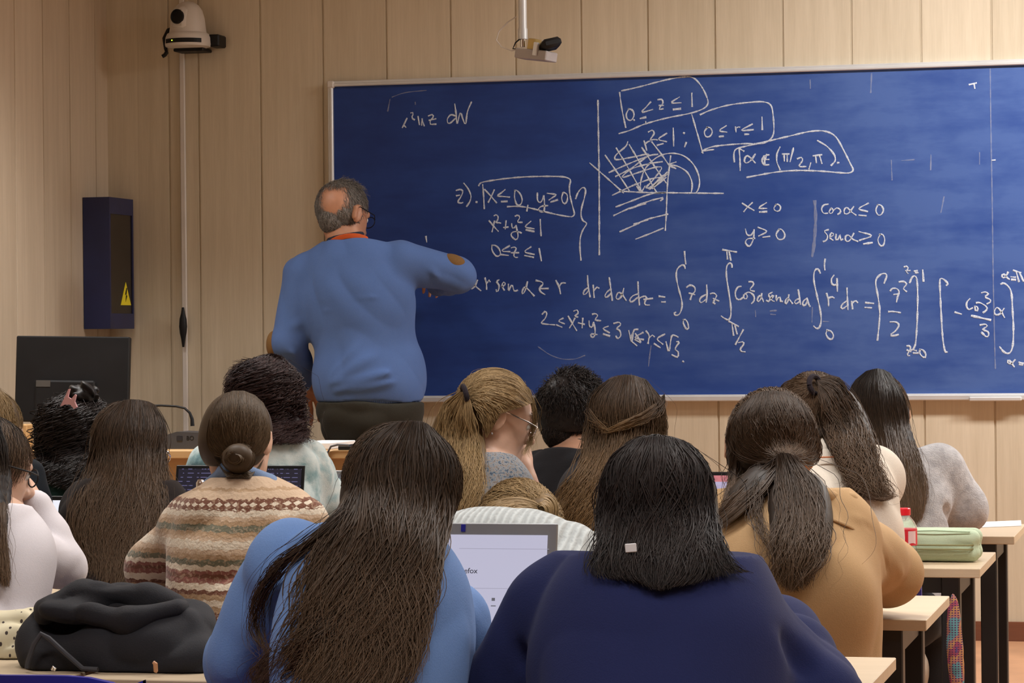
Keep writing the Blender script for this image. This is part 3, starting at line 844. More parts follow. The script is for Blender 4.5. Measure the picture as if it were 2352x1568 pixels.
chalk('chalk_formula', [(*A1, [
    [(545, 640), (560, 690), (568, 725)], [(552, 672), (575, 650), (600, 642)], [(585, 560), (620, 545), (635, 575), (600, 632), (635, 628), (665, 632)], [(750, 572), (675, 625), (748, 648)], [5, (665, 680), (718, 665)], [(808, 525), (812, 688)], [5, (900, 568), (908, 572)], [5, (925, 655), (910, 695)]]),
    (*R3, [[(300, 450), (370, 420), (480, 390), (620, 372), (700, 370), (745, 390), (760, 450), (765, 560), (740, 610), (690, 632), (550, 636), (400, 650), (330, 670), (310, 690)], [(245, 450), (280, 570), (315, 695)], [(310, 680), (385, 672)],
    [(345, 530), (325, 560), (335, 590), (360, 588), (375, 560), (360, 532), (340, 533)], [(465, 520), (420, 552), (468, 562)], [5, (420, 590), (445, 588)], [(522, 528), (526, 562)], [(522, 545), (535, 530), (550, 530)], [(630, 510), (560, 550), (636, 546)], [5, (582, 575), (608, 575)], [(690, 465), (692, 545)]])], 4.2, label='chalk line with a boxed inequality for r')
chalk('chalk_formula', [(*R3, [
    [(515, 750), (512, 700), (525, 670), (570, 655), (700, 625), (850, 590), (980, 560), (1060, 553), (1120, 565), (1165, 600), (1210, 680), (1250, 760), (1268, 800), (1250, 818), (1200, 820), (1050, 808), (900, 805), (780, 815), (680, 832), (595, 848)], [(545, 665), (550, 730), (552, 805)], [(545, 665), (575, 682)],
    [(648, 700), (620, 740), (590, 758), (578, 740), (592, 712), (615, 722), (648, 757)], [(735, 705), (700, 715), (690, 745), (705, 768), (735, 768)], [(690, 735), (735, 735)], [(702, 712), (708, 760)], [(720, 702), (702, 765)],
    [(805, 655), (785, 700), (785, 750), (805, 800)], [(820, 700), (862, 700)], [(830, 703), (832, 745)], [(850, 703), (850, 748)], [(890, 660), (868, 750)], [(915, 730), (940, 722), (947, 742), (925, 778), (970, 780)], [(1000, 755), (988, 795)], [(1015, 712), (1070, 705)], [(1030, 715), (1035, 755)], [(1055, 710), (1070, 760)],
    [(1042, 615), (1100, 650), (1145, 700), (1155, 740), (1130, 772)], [5, (1170, 756), (1180, 755)]])], 4.4, label='boxed chalk interval with alpha and pi')
chalk('chalk_diagram', [(*A1, [
    [(365, 1095), (560, 1105), (800, 1108), (1260, 1113)], [(785, 775), (770, 900), (755, 1050), (745, 1300), (737, 1445)], [(835, 830), (768, 858), (832, 890)], [(770, 858), (850, 870), (930, 920), (970, 990), (978, 1050), (970, 1105)],
    [(515, 1095), (515, 1010), (550, 900), (620, 820), (700, 770), (800, 752), (900, 775), (980, 840), (1030, 930), (1045, 1010), (1035, 1070), (1015, 1108)],
    [(55, 838), (200, 965), (360, 1108)], [(195, 770), (300, 920), (412, 1088)], [(295, 705), (400, 880), (525, 1100)], [(412, 675), (520, 860), (655, 1100)], [(525, 700), (640, 870), (745, 1020)], [(615, 650), (700, 760), (770, 860)],
    [(400, 645), (380, 690), (300, 760), (280, 795), (310, 810), (450, 785), (590, 762), (480, 850), (380, 930), (350, 970), (450, 940), (620, 885), (690, 875), (700, 895), (620, 1000), (560, 1065), (640, 1040), (700, 975), (760, 930), (690, 1000), (600, 1075)],
    [(230, 925), (400, 850), (590, 775), (670, 762)], [(290, 960), (450, 885), (600, 845), (710, 828)], [(260, 1130), (450, 1040), (600, 985), (690, 970)], [(480, 1050), (518, 1098), (555, 1045)], [5.5, (590, 1070), (755, 920)], [(620, 1070), (745, 970)],
    [(292, 1235), (450, 1175), (600, 1120), (740, 1105)], [(272, 1312), (420, 1245), (600, 1180), (715, 1150)], [(360, 1268), (560, 1205)], [(328, 1458), (480, 1390), (560, 1350), (760, 1300)], [(455, 1390), (580, 1350)], [(470, 1525), (600, 1475), (720, 1425)], [(695, 1178), (715, 1160)]])], 4.2, label='hatched chalk drawing of a quarter disc on axes')
chalk('chalk_formula', [(*R3, [
    [(565, 1012), (600, 1035), (640, 1058)], [(630, 1008), (600, 1035), (575, 1065)], [(720, 1008), (670, 1042), (722, 1045)], [5, (675, 1068), (720, 1066)], [(780, 1020), (765, 1045), (780, 1062), (800, 1060), (808, 1035), (790, 1018), (778, 1022)],
    [(585, 1175), (595, 1210), (620, 1215), (640, 1185)], [(640, 1180), (635, 1240), (610, 1285), (585, 1262), (600, 1238), (645, 1235)], [(665, 1165), (720, 1190), (670, 1220)], [(695, 1228), (740, 1222)], [(800, 1175), (780, 1210), (795, 1240), (825, 1238), (835, 1210), (815, 1178), (798, 1178)]])], 4.2, label='chalk conditions for x and y')
chalk('chalk_formula', [(*R3, [
    [(1110, 1018), (1080, 1025), (1068, 1050), (1080, 1075), (1108, 1076)], [(1128, 1045), (1115, 1068), (1130, 1078), (1143, 1058), (1130, 1043)], [(1143, 1058), (1165, 1042), (1185, 1052), (1188, 1070), (1172, 1082)],
    [(1272, 1033), (1240, 1075), (1215, 1078), (1212, 1052), (1230, 1040), (1255, 1065), (1287, 1088)], [(1365, 1012), (1305, 1047), (1360, 1065)], [5, (1305, 1088), (1350, 1092)], [(1425, 1022), (1412, 1055), (1425, 1085), (1445, 1085), (1460, 1055), (1445, 1025), (1423, 1022)],
    [(1112, 1180), (1085, 1190), (1105, 1215), (1100, 1245), (1080, 1255)], [(1122, 1228), (1146, 1212), (1130, 1200), (1120, 1230), (1142, 1247)], [(1160, 1208), (1158, 1240), (1172, 1242), (1184, 1210), (1190, 1245), (1202, 1240)],
    [(1272, 1203), (1245, 1250), (1222, 1250), (1220, 1222), (1240, 1215), (1265, 1240), (1298, 1254)], [(1305, 1192), (1385, 1218), (1310, 1247)], [5, (1335, 1270), (1390, 1262)], [(1440, 1208), (1425, 1245), (1440, 1280), (1460, 1278), (1468, 1240), (1455, 1210), (1435, 1210)]])], 4.2, label='chalk conditions with cos and sen')
chalk('chalk_formula', [(*A2, [
    [(285, 355), (255, 420), (220, 442), (212, 410), (235, 385), (270, 420), (318, 460)], [(358, 335), (372, 390), (374, 445)], [(372, 395), (400, 352), (408, 372)], [(498, 352), (472, 370), (495, 405), (490, 455), (472, 470), (468, 450)], [(525, 420), (560, 395), (540, 375), (525, 412), (548, 455)], [(588, 395), (588, 462), (605, 430), (625, 402), (645, 462), (678, 455)],
    [(775, 370), (755, 450), (730, 492), (722, 470), (745, 425), (775, 440), (840, 510)], [(862, 360), (905, 370), (930, 390), (895, 435), (905, 470), (948, 498)], [(890, 440), (980, 438)], [(1055, 360), (1085, 420), (1100, 490)], [(1085, 422), (1110, 385), (1150, 385)],
    [(1365, 310), (1370, 400), (1390, 520)], [(1372, 430), (1335, 455), (1322, 495), (1350, 490), (1378, 450)], [(1420, 405), (1430, 525)], [(1430, 460), (1455, 425), (1478, 435)], [(1578, 330), (1595, 450), (1608, 555)], [(1595, 440), (1550, 480), (1535, 520), (1560, 520), (1600, 480)],
    [(1722, 435), (1700, 510), (1665, 545), (1645, 525), (1665, 480), (1700, 490), (1745, 555)], [(1860, 372), (1865, 480), (1875, 600)], [(1865, 490), (1810, 510), (1780, 550), (1800, 570), (1865, 520)], [(1880, 530), (1915, 515), (1945, 522), (1925, 580), (1940, 600), (1975, 600)], [(1920, 545), (2005, 535)], [5, (2070, 515), (2125, 522)], [5, (2095, 570), (2130, 570)]])], 4.6, label='left part of the long chalk integral beside the raised elbow')
chalk('chalk_formula', [(*A3, [
    [(228, 295), (215, 258), (180, 258), (135, 300), (120, 380), (145, 520), (180, 650), (190, 750), (160, 840), (115, 858), (92, 835), (115, 822)], [(220, 90), (225, 160), (235, 240)], [(210, 905), (205, 950), (240, 1020), (268, 1010), (255, 940), (225, 905), (208, 912)],
    [(245, 520), (290, 495), (340, 520), (345, 570), (310, 610), (290, 665)], [(275, 590), (345, 610)], [(485, 490), (490, 600), (480, 700)], [(475, 610), (420, 640), (400, 680), (420, 705), (475, 670)], [(530, 600), (570, 590), (605, 620), (580, 670), (565, 705), (585, 718)], [(565, 655), (632, 685)],
    [(790, 280), (785, 240), (755, 232), (725, 280), (725, 400), (755, 600), (775, 750), (775, 860), (750, 910), (710, 900), (660, 865)], [5.5, (680, 70), (845, 98)], [(728, 95), (735, 180)], [(755, 98), (775, 195)], [5, (755, 930), (868, 990)], [(790, 965), (808, 1095)], [(825, 980), (850, 1080)], [(925, 1030), (832, 1205)], [(870, 1185), (920, 1175), (930, 1205), (890, 1260), (905, 1290), (948, 1295)],
    [(900, 510), (860, 520), (830, 580), (840, 650), (880, 670), (925, 640)], [(932, 612), (930, 650), (962, 660), (975, 620), (945, 598)], [(960, 590), (1000, 580), (1050, 620), (1055, 680), (1025, 715)], [(995, 455), (1035, 455), (1048, 490), (1005, 550), (1060, 570)],
    [(1147, 595), (1135, 660), (1105, 692), (1092, 670), (1115, 625), (1145, 640), (1168, 695)], [(1275, 580), (1225, 610), (1250, 650), (1230, 690), (1205, 680)], [(1255, 655), (1290, 630), (1275, 612), (1260, 670), (1300, 690)], [(1320, 620), (1322, 688), (1345, 645), (1365, 640), (1375, 690), (1395, 690)],
    [(1472, 610), (1460, 690), (1435, 720), (1428, 695), (1450, 650), (1478, 665), (1515, 715)], [(1585, 550), (1600, 640), (1612, 725)], [(1600, 660), (1560, 670), (1540, 705), (1565, 718), (1602, 690)], [(1690, 650), (1645, 690), (1640, 735), (1670, 735), (1690, 690)], [(1690, 650), (1705, 710), (1725, 750)]])], 4.6, label='two chalk integrals over z and alpha')
chalk('chalk_formula', [(*A3, [
    [(1850, 352), (1830, 310), (1800, 302), (1775, 350), (1775, 450), (1810, 620), (1850, 800), (1860, 920), (1840, 1000), (1805, 1015), (1770, 985)], [(1908, 182), (1900, 250), (1905, 312)], [(1935, 1035), (1918, 1080), (1950, 1135), (1990, 1142), (2008, 1100), (1980, 1050), (1930, 1035)],
    [(1925, 595), (1945, 660), (1950, 745)], [(1945, 655), (1985, 635), (2018, 650)], [(2015, 375), (1985, 420), (1990, 480), (2030, 495), (2050, 470)], [(2050, 415), (2055, 570)], [(2170, 530), (2175, 660), (2182, 790)], [(2175, 680), (2120, 720), (2098, 760), (2120, 778), (2175, 740)], [(2225, 690), (2238, 780)], [(2235, 712), (2270, 680), (2300, 705)]]),
    (*A4, [[5, (460, 598), (555, 608)], [5, (450, 655), (530, 660)]])], 4.6, label='chalk integral of r over dr')
chalk('chalk_formula', [(*A4, [
    [(680, 365), (710, 280), (690, 250), (640, 260), (590, 310), (580, 380), (605, 520), (628, 700), (620, 850), (600, 1045)], [(755, 455), (775, 430), (830, 430), (858, 470), (840, 530), (828, 590)], [(795, 500), (855, 495)], [(860, 350), (910, 345), (948, 375), (910, 430), (948, 465)], [(735, 705), (800, 705), (875, 718)],
    [(752, 828), (820, 830), (855, 865), (820, 930), (755, 985), (800, 992), (850, 980)], [(985, 360), (1010, 300), (1045, 278), (1070, 320), (1080, 480), (1078, 700), (1070, 900), (1055, 1080), (1030, 1150), (1005, 1165)],
    [(920, 170), (945, 162), (968, 185), (945, 225), (965, 250)], [(935, 215), (990, 215)], [(1040, 220), (1075, 218)], [(1055, 240), (1088, 240)], [5.5, (1140, 205), (1150, 340)], [(952, 1115), (990, 1118), (990, 1160), (960, 1210), (965, 1235), (985, 1230)], [(955, 1165), (1000, 1185)], [(1040, 1165), (1065, 1172)], [(1030, 1200), (1085, 1200)], [(1110, 1155), (1105, 1200), (1140, 1245), (1172, 1250), (1175, 1210), (1140, 1160), (1108, 1160)]])], 4.8, label='bracketed chalk fraction with limits for z')
chalk('chalk_formula', [(*A4, [
    [5, (1425, 390), (1440, 370), (1400, 325), (1360, 308), (1345, 340), (1350, 500), (1365, 800), (1380, 1020), (1400, 1150), (1415, 1188), (1435, 1188)], [5, (1528, 712), (1605, 735)], [(1705, 550), (1670, 590), (1665, 640), (1690, 680), (1738, 660)], [(1765, 640), (1770, 690), (1800, 690), (1795, 650), (1770, 640)], [(1785, 600), (1830, 600), (1905, 650), (1900, 690), (1865, 715)],
    [(1845, 480), (1890, 470), (1925, 495), (1885, 530), (1945, 560), (1950, 590), (1910, 612)], [6, (1725, 755), (1950, 805)], [5, (1830, 865), (1890, 855), (1910, 880), (1860, 920), (1920, 945), (1928, 990), (1900, 1005), (1845, 955)], [(2115, 665), (2060, 735), (2010, 740), (1998, 700), (2030, 655), (2075, 700), (2118, 775)],
    [5, (2075, 375), (2110, 365), (2160, 400), (2200, 480), (2215, 700), (2225, 900), (2220, 1080), (2200, 1170), (2165, 1205), (2110, 1185), (2060, 1125)], [5, (2160, 235), (2130, 290), (2095, 300), (2088, 270), (2115, 260), (2150, 300), (2178, 320)], [5, (2195, 290), (2250, 295)], [5, (2205, 322), (2250, 325)], [5, (2225, 212), (2315, 240)], [5, (2260, 235), (2290, 345)], [5, (2300, 245), (2345, 340)],
    [5, (2245, 1280), (2195, 1330), (2155, 1310), (2165, 1285), (2195, 1310), (2235, 1365)], [5, (2290, 1310), (2340, 1325)], [5, (2295, 1335), (2335, 1338)]])], 4.8, label='bracketed chalk fraction with cos cubed at the right')
chalk('chalk_formula', [(*A2, [
    [(920, 690), (945, 665), (965, 680), (950, 730), (912, 775), (960, 788), (1045, 795)], [(1125, 730), (1080, 757), (1140, 785)], [5, (1060, 795), (1115, 818)], [(1175, 710), (1210, 770), (1258, 850)], [(1240, 730), (1215, 780), (1188, 825)], [(1230, 660), (1262, 648), (1272, 680), (1240, 710), (1270, 718)], [(1275, 775), (1335, 790)], [(1318, 730), (1312, 825)],
    [(1380, 755), (1385, 810), (1410, 815), (1425, 770)], [(1425, 770), (1440, 850), (1430, 910), (1405, 915), (1400, 885), (1460, 890)], [(1415, 690), (1445, 685), (1465, 705), (1440, 745), (1495, 755)], [(1570, 808), (1518, 832), (1580, 872)], [5, (1522, 885), (1582, 905)], [(1625, 780), (1675, 770), (1690, 795), (1650, 830), (1680, 850), (1692, 900), (1660, 930), (1645, 905)],
    [(1770, 850), (1800, 960), (1820, 850), (1860, 840)], [(1810, 870), (1790, 940), (1850, 1000)], [(1910, 870), (1830, 920), (1915, 940)], [(1830, 940), (1885, 970)], [(1835, 880), (1890, 965)], [(1940, 855), (1970, 900), (1960, 975)], [(1965, 930), (2000, 895), (2022, 912)], [(2125, 885), (2050, 932), (2105, 985)], [5, (2020, 980), (2080, 1020)],
    [(2135, 960), (2165, 1055), (2190, 910), (2225, 900), (2255, 915)], [(2240, 960), (2265, 965), (2225, 1030), (2255, 1060), (2250, 1110), (2195, 1090)], [5, (2303, 1153), (2311, 1158)]])], 4.4, label='slanted chalk inequality at the bottom')
chalk('chalk_mark', [(*R3, [[(2005, 260), (2050, 250)], [(2035, 255), (2040, 285)], [(2150, 740), (2170, 738)]]), (0, 0, 1, [[(978, 543), (980, 556)]])], 4.5)
chalk('chalk_smear', [(*R3, [[4, (1385, 190), (1380, 310)], [3, (1510, 740), (1515, 865)], [4, (1762, 705), (1760, 800)], [4, (1845, 970), (1825, 1070)], [3, (2070, 690), (2070, 765)], [3, (1575, 742), (1655, 736)], [3, (995, 230), (997, 285)],
    [9, (1025, 1000), (1030, 1100), (1026, 1200), (1018, 1290), (1008, 1350)], [3.5, (2137, 160), (2143, 600), (2150, 1000), (2155, 1400), (2163, 1800), (2170, 2060)]]),
    (*R2, [[3, (590, 655), (680, 625), (820, 610)], [4, (575, 670), (560, 750)], [3, (745, 690), (747, 705)]]), (*A2, [[4, (1990, 1000), (1975, 1100), (1965, 1200)], [3, (880, 1010), (1000, 1090), (1120, 1130), (1240, 1130), (1340, 1095)]]),
    (*A3, [[4, (1250, 805), (1320, 800)], [3, (1255, 845), (1315, 850)], [3, (1070, 800), (1075, 875)], [3, (1755, 760), (1750, 940)], [3, (1885, 930), (1955, 932)]])], 4, M['faint'])

# ------------------------------------------------------------------ things on the front wall
# pan-tilt camera on its bracket
cx, cz = at(432, 110, -.1)[0], at(432, 110, -.1)[2]
pc = empty('wall_camera', (cx, -.12, cz), 'beige dome shaped swivelling camera on a black bracket high on the panelled wall', 'camera')
W_ = lambda px, py, y: at(px, py, y)
S_ = 640.
c0 = np.array([cx, -.10, cz])
MB().lathe([(.070, .0), (.085, .004), (.087, .012), (.085, .038), (.079, .052), (.072, .056)], c0, 40).build('base', M['white'], pc, True)
mb = MB(); mb.lathe([(.071, .056), (.068, .075), (.064, .11), (.056, .14), (.042, .160), (.024, .172), (.004, .176)], c0, 40)
mb.build('dome', M['white'], pc, True)
fr = np.array([math.sin(.08), -math.cos(.08), 0])      # looks at the class
face = MB()
Rf = np.stack([np.array([math.cos(.28), -math.sin(.28), 0]), np.array([math.sin(.28), math.cos(.28), 0])*1., np.array([0, 0, 1.])], 1)
fdir = np.array([-.22, -.97, 0.]); fdir /= np.linalg.norm(fdir)
Rf = np.stack([np.cross(fdir, (0, 0, 1.))*-1, -fdir, np.array((0, 0, 1.))], 1)
face.box((-.031, -.072, .064), (.031, -.02, .150), Rf, c0, bev=.012); face.build('lens_housing', M['white'], pc, True)
Rl = np.stack([Rf[:, 0], Rf[:, 2], -Rf[:, 1]*-1*-1], 1)
Rl = np.stack([Rf[:, 0], np.cross(fdir, Rf[:, 0]), fdir], 1)
MB().lathe([(.028, 0), (.028, .008), (.024, .010), (.021, .004), (.002, .006)], c0+np.array((0, 0, .112))+fdir*.068, 30, Rl).build('lens', M['blackplastic'], pc, True)
mb = MB()
for i in range(16):
    a0 = -2.45+i*.115; a1 = a0+.115
    for r0, r1 in ((.0865, .0885),):
        mb.add([c0+np.array((r0*math.cos(a), r0*math.sin(a), z)) for a in (a0, a1) for z in (.014, .030)]+[c0+np.array((r1*math.cos(a), r1*math.sin(a), z)) for a in (a0, a1) for z in (.014, .030)],
               [(4, 6, 7, 5), (0, 1, 3, 2), (0, 2, 6, 4), (1, 5, 7, 3), (0, 4, 5, 1), (2, 3, 7, 6)])
strip = mb.build('indicator_strip', M['blackplastic'], pc)
M['led'] = simple('green_led', (.3, .6, .02), .4, emit=((.6, .9, .05), 2.5))
MB().lathe([(.0022, 0), (.0022, .002), (.0005, .003)], c0+np.array((.0895*math.cos(-1.95), .0895*math.sin(-1.95), .022)), 10, Rl).build('indicator_light', M['led'], strip)
mb = MB(); mb.box((cx-.06, -.10, cz-.012), (cx+.06, 0, cz), bev=.003); mb.box((cx+.075, -.085, cz+.004), (cx+.118, 0, cz+.05), bev=.005); mb.box((cx+.05, -.075, cz+.035), (cx+.10, -.0, cz+.05), bev=.003)
mb.build('bracket', M['blackplastic'], pc)
mb = MB(); mb.tube([c0+np.array(q) for q in ((-.07, .07, .088), (-.088, .03, .07), (-.096, .01, .04), (-.09, .0, .0), (-.085, .0, -.02))], [.008, .012, .011, .007, .005], 10)
mb.tube([c0+np.array(q) for q in ((-.085, 0, -.012), (-.092, -.004, -.024), (-.102, -.006, -.03))], .0075, 8)
mb.build('cable', M['blackplastic'], pc, True)

# white cable trunking on the wall
tx = (onwall(418, 300)[0]+onwall(429, 700)[0])/2
tr = MB(); tr.box((tx-.0095, -.0125, PLAT+.07), (tx+.0095, 0, CEIL), bev=.002)
tag(tr.build('cable_trunking', M['white']), 'narrow white cable trunking running down the panelled wall below the dome camera', 'trunking')
q = onwall(427, 750)
mb = MB(); mb.lathe([(.004, -.078), (.0065, -.06), (.0085, -.045), (.013, -.025), (.0155, 0), (.0135, .03), (.0075, .052), (.0045, .074)], (q[0], -.030, q[2]), 18)
tag(mb.build('cable_tie_bundle', M['blackplastic'], None, True), 'black spindle shaped cable bundle hanging on the white trunking', 'cable')

# dark blue box on the left wall, beside the corner
bz1, bz0 = 1.29+(775-455)/610., 1.29-(760-779)/610.*-1
bz0 = onwall(300, 762)[2]+.012; bz1 = onwall(300, 459)[2]
bx = XC+.108; by0, by1 = -.262, -.018
ub = empty('wall_cabinet', (XC+.05, -.14, bz0), 'tall dark blue metal box with a smoked window and yellow warning triangle in the corner', 'wall box')
mb = MB()
t_ = .012
mb.box((XC+.002, by0, bz0), (bx, by0+t_, bz1)); mb.box((XC+.002, by1-t_, bz0), (bx, by1, bz1))
mb.box((XC+.002, by0+t_, bz1-t_), (bx, by1-t_, bz1)); mb.box((XC+.002, by0+t_, bz0), (bx, by1-t_, bz0+t_))
mb.box((XC+.002, by0+t_, bz0+t_), (XC+.012, by1-t_, bz1-t_))
mb.box((bx-t_, by0+t_, bz1-.062), (bx, by1-t_, bz1-t_)); mb.box((bx-t_, by0+t_, bz0+t_), (bx, by1-t_, bz0+.058))
mb.build('shell', M['navyblue'], ub)
wp = MB().box((bx-.010, by0+.012, bz0+.05), (bx-.004, by1-.012, bz1-.05)).build('window_panel', M['smoke'], ub)
ty, tz = -.095, bz0+.090
MB().add([(bx-.0035, ty-.052, tz), (bx-.0035, ty+.052, tz), (bx-.0035, ty, tz+.088), (bx-.0025, ty-.052, tz), (bx-.0025, ty+.052, tz), (bx-.0025, ty, tz+.088)], [(0, 2, 1), (3, 4, 5), (0, 1, 4, 3), (1, 2, 5, 4), (2, 0, 3, 5)]).build('warning_sign', M['yellow'], wp)
zz = [(0.004, .066), (-.010, .040), (.0, .040), (-.006, .012), (.012, .036), (.002, .038), (.012, .064)]
MB().add([(bx-.002, ty+a, tz+b) for a, b in zz]+[(bx-.0015, ty+a, tz+b) for a, b in zz], [tuple(range(7)), tuple(range(13, 6, -1))]+[(i, (i+1) % 7, 7+(i+1) % 7, 7+i) for i in range(7)]).build('warning_symbol', M['blackplastic'], ub)

# ceiling pole with sensor above the board
yp = -.62
p0 = at(1201, 90, yp)
pole = empty('ceiling_sensor', (p0[0], yp, CEIL), 'silver ceiling pole carrying a small grey box and black camera above the board', 'sensor')
zb = at(1203, 92, yp)[2]
MB().tube([(p0[0], yp, CEIL), (p0[0], yp, at(1201, 70, yp)[2])], .0145, 18).build('pole', M['alu'], pole, True)
MB().tube([(p0[0], yp, at(1201, 66, yp)[2]), (p0[0], yp, at(1201, 90, yp)[2])], .0165, 18).build('collar', M['alu'], pole, True)
MB().tube([(p0[0], yp, at(1201, 88, yp)[2]), (p0[0], yp, at(1201, 108, yp)[2])], .010, 12).build('neck', M['chrome'], pole, True)
bc = at(1231, 127, yp-.02)
Rb = Ry(math.radians(9)) @ Rz(math.radians(-22))
mb = MB(); mb.box((-.068, -.035, -.017), (.068, .035, .017), Rb, bc, bev=.003); mb.build('box', simple('mauve_grey_metal', (.36, .33, .32), .5, .2), pole)
mb = MB(); mb.box((-.016, -.02, .0), (.016, .02, .04), Rb, bc+Rb@np.array((-.014, .0, .016)), bev=.003); mb.build('clamp', simple('brass_clamp', (.40, .28, .10), .4, .6), pole)
mb = MB(); mb.box((.0, -.042, -.004), (.018, -.028, .042), Rb, bc+Rb@np.array((.012, .0, .0)), bev=.002); mb.build('bracket', M['alu'], pole)
hd = at(1262, 104, yp-.03); Rh = Ry(math.radians(-14)) @ Rz(math.radians(25))
mb = MB(); mb.box((-.034, -.055, -.017), (.034, .03, .017), Rh, hd, bev=.010); ch_ = mb.build('camera_head', M['blackplastic'], pole, True)
mb = MB(); mb.box((-.026, -.02, .012), (.026, .025, .021), Rh, hd, bev=.004); mb.build('camera_cover', M['alu'], ch_)
MB().tube([at(px, py, yp+.01) for px, py in ((1186, 38), (1165, 52), (1146, 72), (1140, 92), (1152, 108), (1175, 117), (1190, 113))], .0022, 6).build('cable', M['white'], pole, True)
MB().tube([at(px, py, yp-.01) for px, py in ((1196, 88), (1184, 98), (1178, 112), (1196, 112))], .0026, 6).build('cable', M['blackplastic'], pole, True)

# ------------------------------------------------------------------ teacher's table and what stands on it
TZ = at(600, 1034, -1.36)[2]
TX0, TX1 = XC+.06, at(845, 1035, -1.36)[0]
tt = empty('teacher_table', ((TX0+TX1)/2, -1.1, PLAT), 'long orange wood teacher table with a solid front panel on the platform', 'table')
MB().box((TX0, -1.36, TZ-.028), (TX1, -.80, TZ), bev=.003).build('tabletop', M['oak'], tt)
MB().box((TX0+.03, -1.33, PLAT+.05), (TX1-.03, -1.31, TZ-.028)).build('front_panel', M['oak'], tt)
for x in (TX0+.03, TX1-.055):
    MB().box((x, -1.31, PLAT), (x+.025, -.83, TZ-.028)).build('side_panel', M['oak'], tt)
cz0 = at(60, 974, -1.30)[2]
MB().box((TX0, -1.30, TZ), (at(62, 980, -1.3)[0], -1.245, cz0), bev=.004).build('raised_shelf', M['oak'], tt)
# monitor seen from behind, tilted
mc = at(167, 870, -1.12)
mon = empty('monitor', (mc[0], -1.12, TZ), 'black computer monitor seen from behind on the teacher table', 'monitor')
hw = 274/2/690.; hh = 206/2/695.
ml = at(30, 768, -1.12); 
Rm = Ry(math.radians(1.2)) @ Rz(math.radians(9)) @ Rx(math.radians(-4))
zc = (at(160, 770, -1.12)[2]+at(180, 972, -1.12)[2])/2
cc = np.array([mc[0], -1.12, zc])
MB().box((-hw, -.012, -hh), (hw, .02, hh), Rm, cc, bev=.004).build('screen_housing', M['blackplastic'], mon)
MB().box((-hw+.01, .02, -hh+.015), (hw-.01, .0215, hh-.01), Rm, cc).build('screen', M['smoke'], mon)
mb = MB(); mb.box((-.125, -.032, -.13), (.085, -.012, -.005), Rm, cc+np.array((.0, 0, .0)), bev=.006); mb.build('rear_cover', M['blackplastic'], mon)
MB().box((-.12, -.0335, -.028), (-.07, -.0315, -.006), Rm, cc).build('port_plate', simple('dull_grey_plate', (.06, .055, .05), .5), mon)
mb = MB(); mb.box((mc[0]-.03, -1.14, TZ+.01), (mc[0]+.03, -1.115, zc-.02)); mb.box((mc[0]-.11, -1.22, TZ), (mc[0]+.11, -1.0, TZ+.012), bev=.004); mb.build('stand', M['blackplastic'], mon)
# conference microphone
ym = -1.2
q = at(432, 1010, ym)
mic = empty('desk_microphone', (q[0], ym, TZ), 'dark grey gooseneck conference microphone with a sloping base on the teacher table', 'microphone')
mb = MB()
pr = [(-.085, 0), (-.085, .018), (-.05, .050), (-.02, .058), (.09, .054), (.10, .03), (.10, 0)]
wv = [(q[0]+a, ym-.055, TZ+b) for a, b in pr]+[(q[0]+a, ym+.055, TZ+b) for a, b in pr]; n_ = len(pr)
mb.add(wv, [tuple(range(n_)), tuple(range(2*n_-1, n_-1, -1))]+[(i, (i+1) % n_, n_+(i+1) % n_, n_+i) for i in range(n_)])
mb.build('base', simple('graphite_plastic', (.045, .045, .05), .45), mic)
MB().tube([at(px, py, ym) for px, py in ((442, 978), (441, 962), (436, 948), (424, 937), (405, 933), (370, 931), (340, 932))], [.007, .006, .0045, .004, .004, .004, .005], 10).build('gooseneck', M['blackplastic'], mic, True)
MB().box((q[0]-.02, ym-.057, TZ+.028), (q[0]+.0, ym-.055, TZ+.044)).build('display', simple('unlit_display', (.02, .02, .025), .3), mic)
# letters on the base of the microphone
def text_mesh(name, body, size, loc, R, m, parent, ext=.0004, align='CENTER'):
    c = bpy.data.curves.new(name, 'FONT'); c.body = body; c.size = size; c.extrude = ext; c.align_x = align
    t = bpy.data.objects.new(name, c); COL.objects.link(t)
    dg = bpy.context.evaluated_depsgraph_get(); me = bpy.data.meshes.new_from_object(t.evaluated_get(dg))
    bpy.data.objects.remove(t); V = np.array([v.co for v in me.vertices]) @ np.asarray(R).T+np.asarray(loc)-world_of(parent)
    for v, c_ in zip(me.vertices, V): v.co = c_
    me.materials.clear(); me.name = name
    return put(name, me, m, parent)
RF = np.array([[1., 0, 0], [0, 0, -1.], [0, 1., 0]])      # text facing the camera (-y)
text_mesh('lettering', 'BO', .020, (q[0]+.028, ym-.0555, TZ+.030), RF, M['blackplastic'], mic)
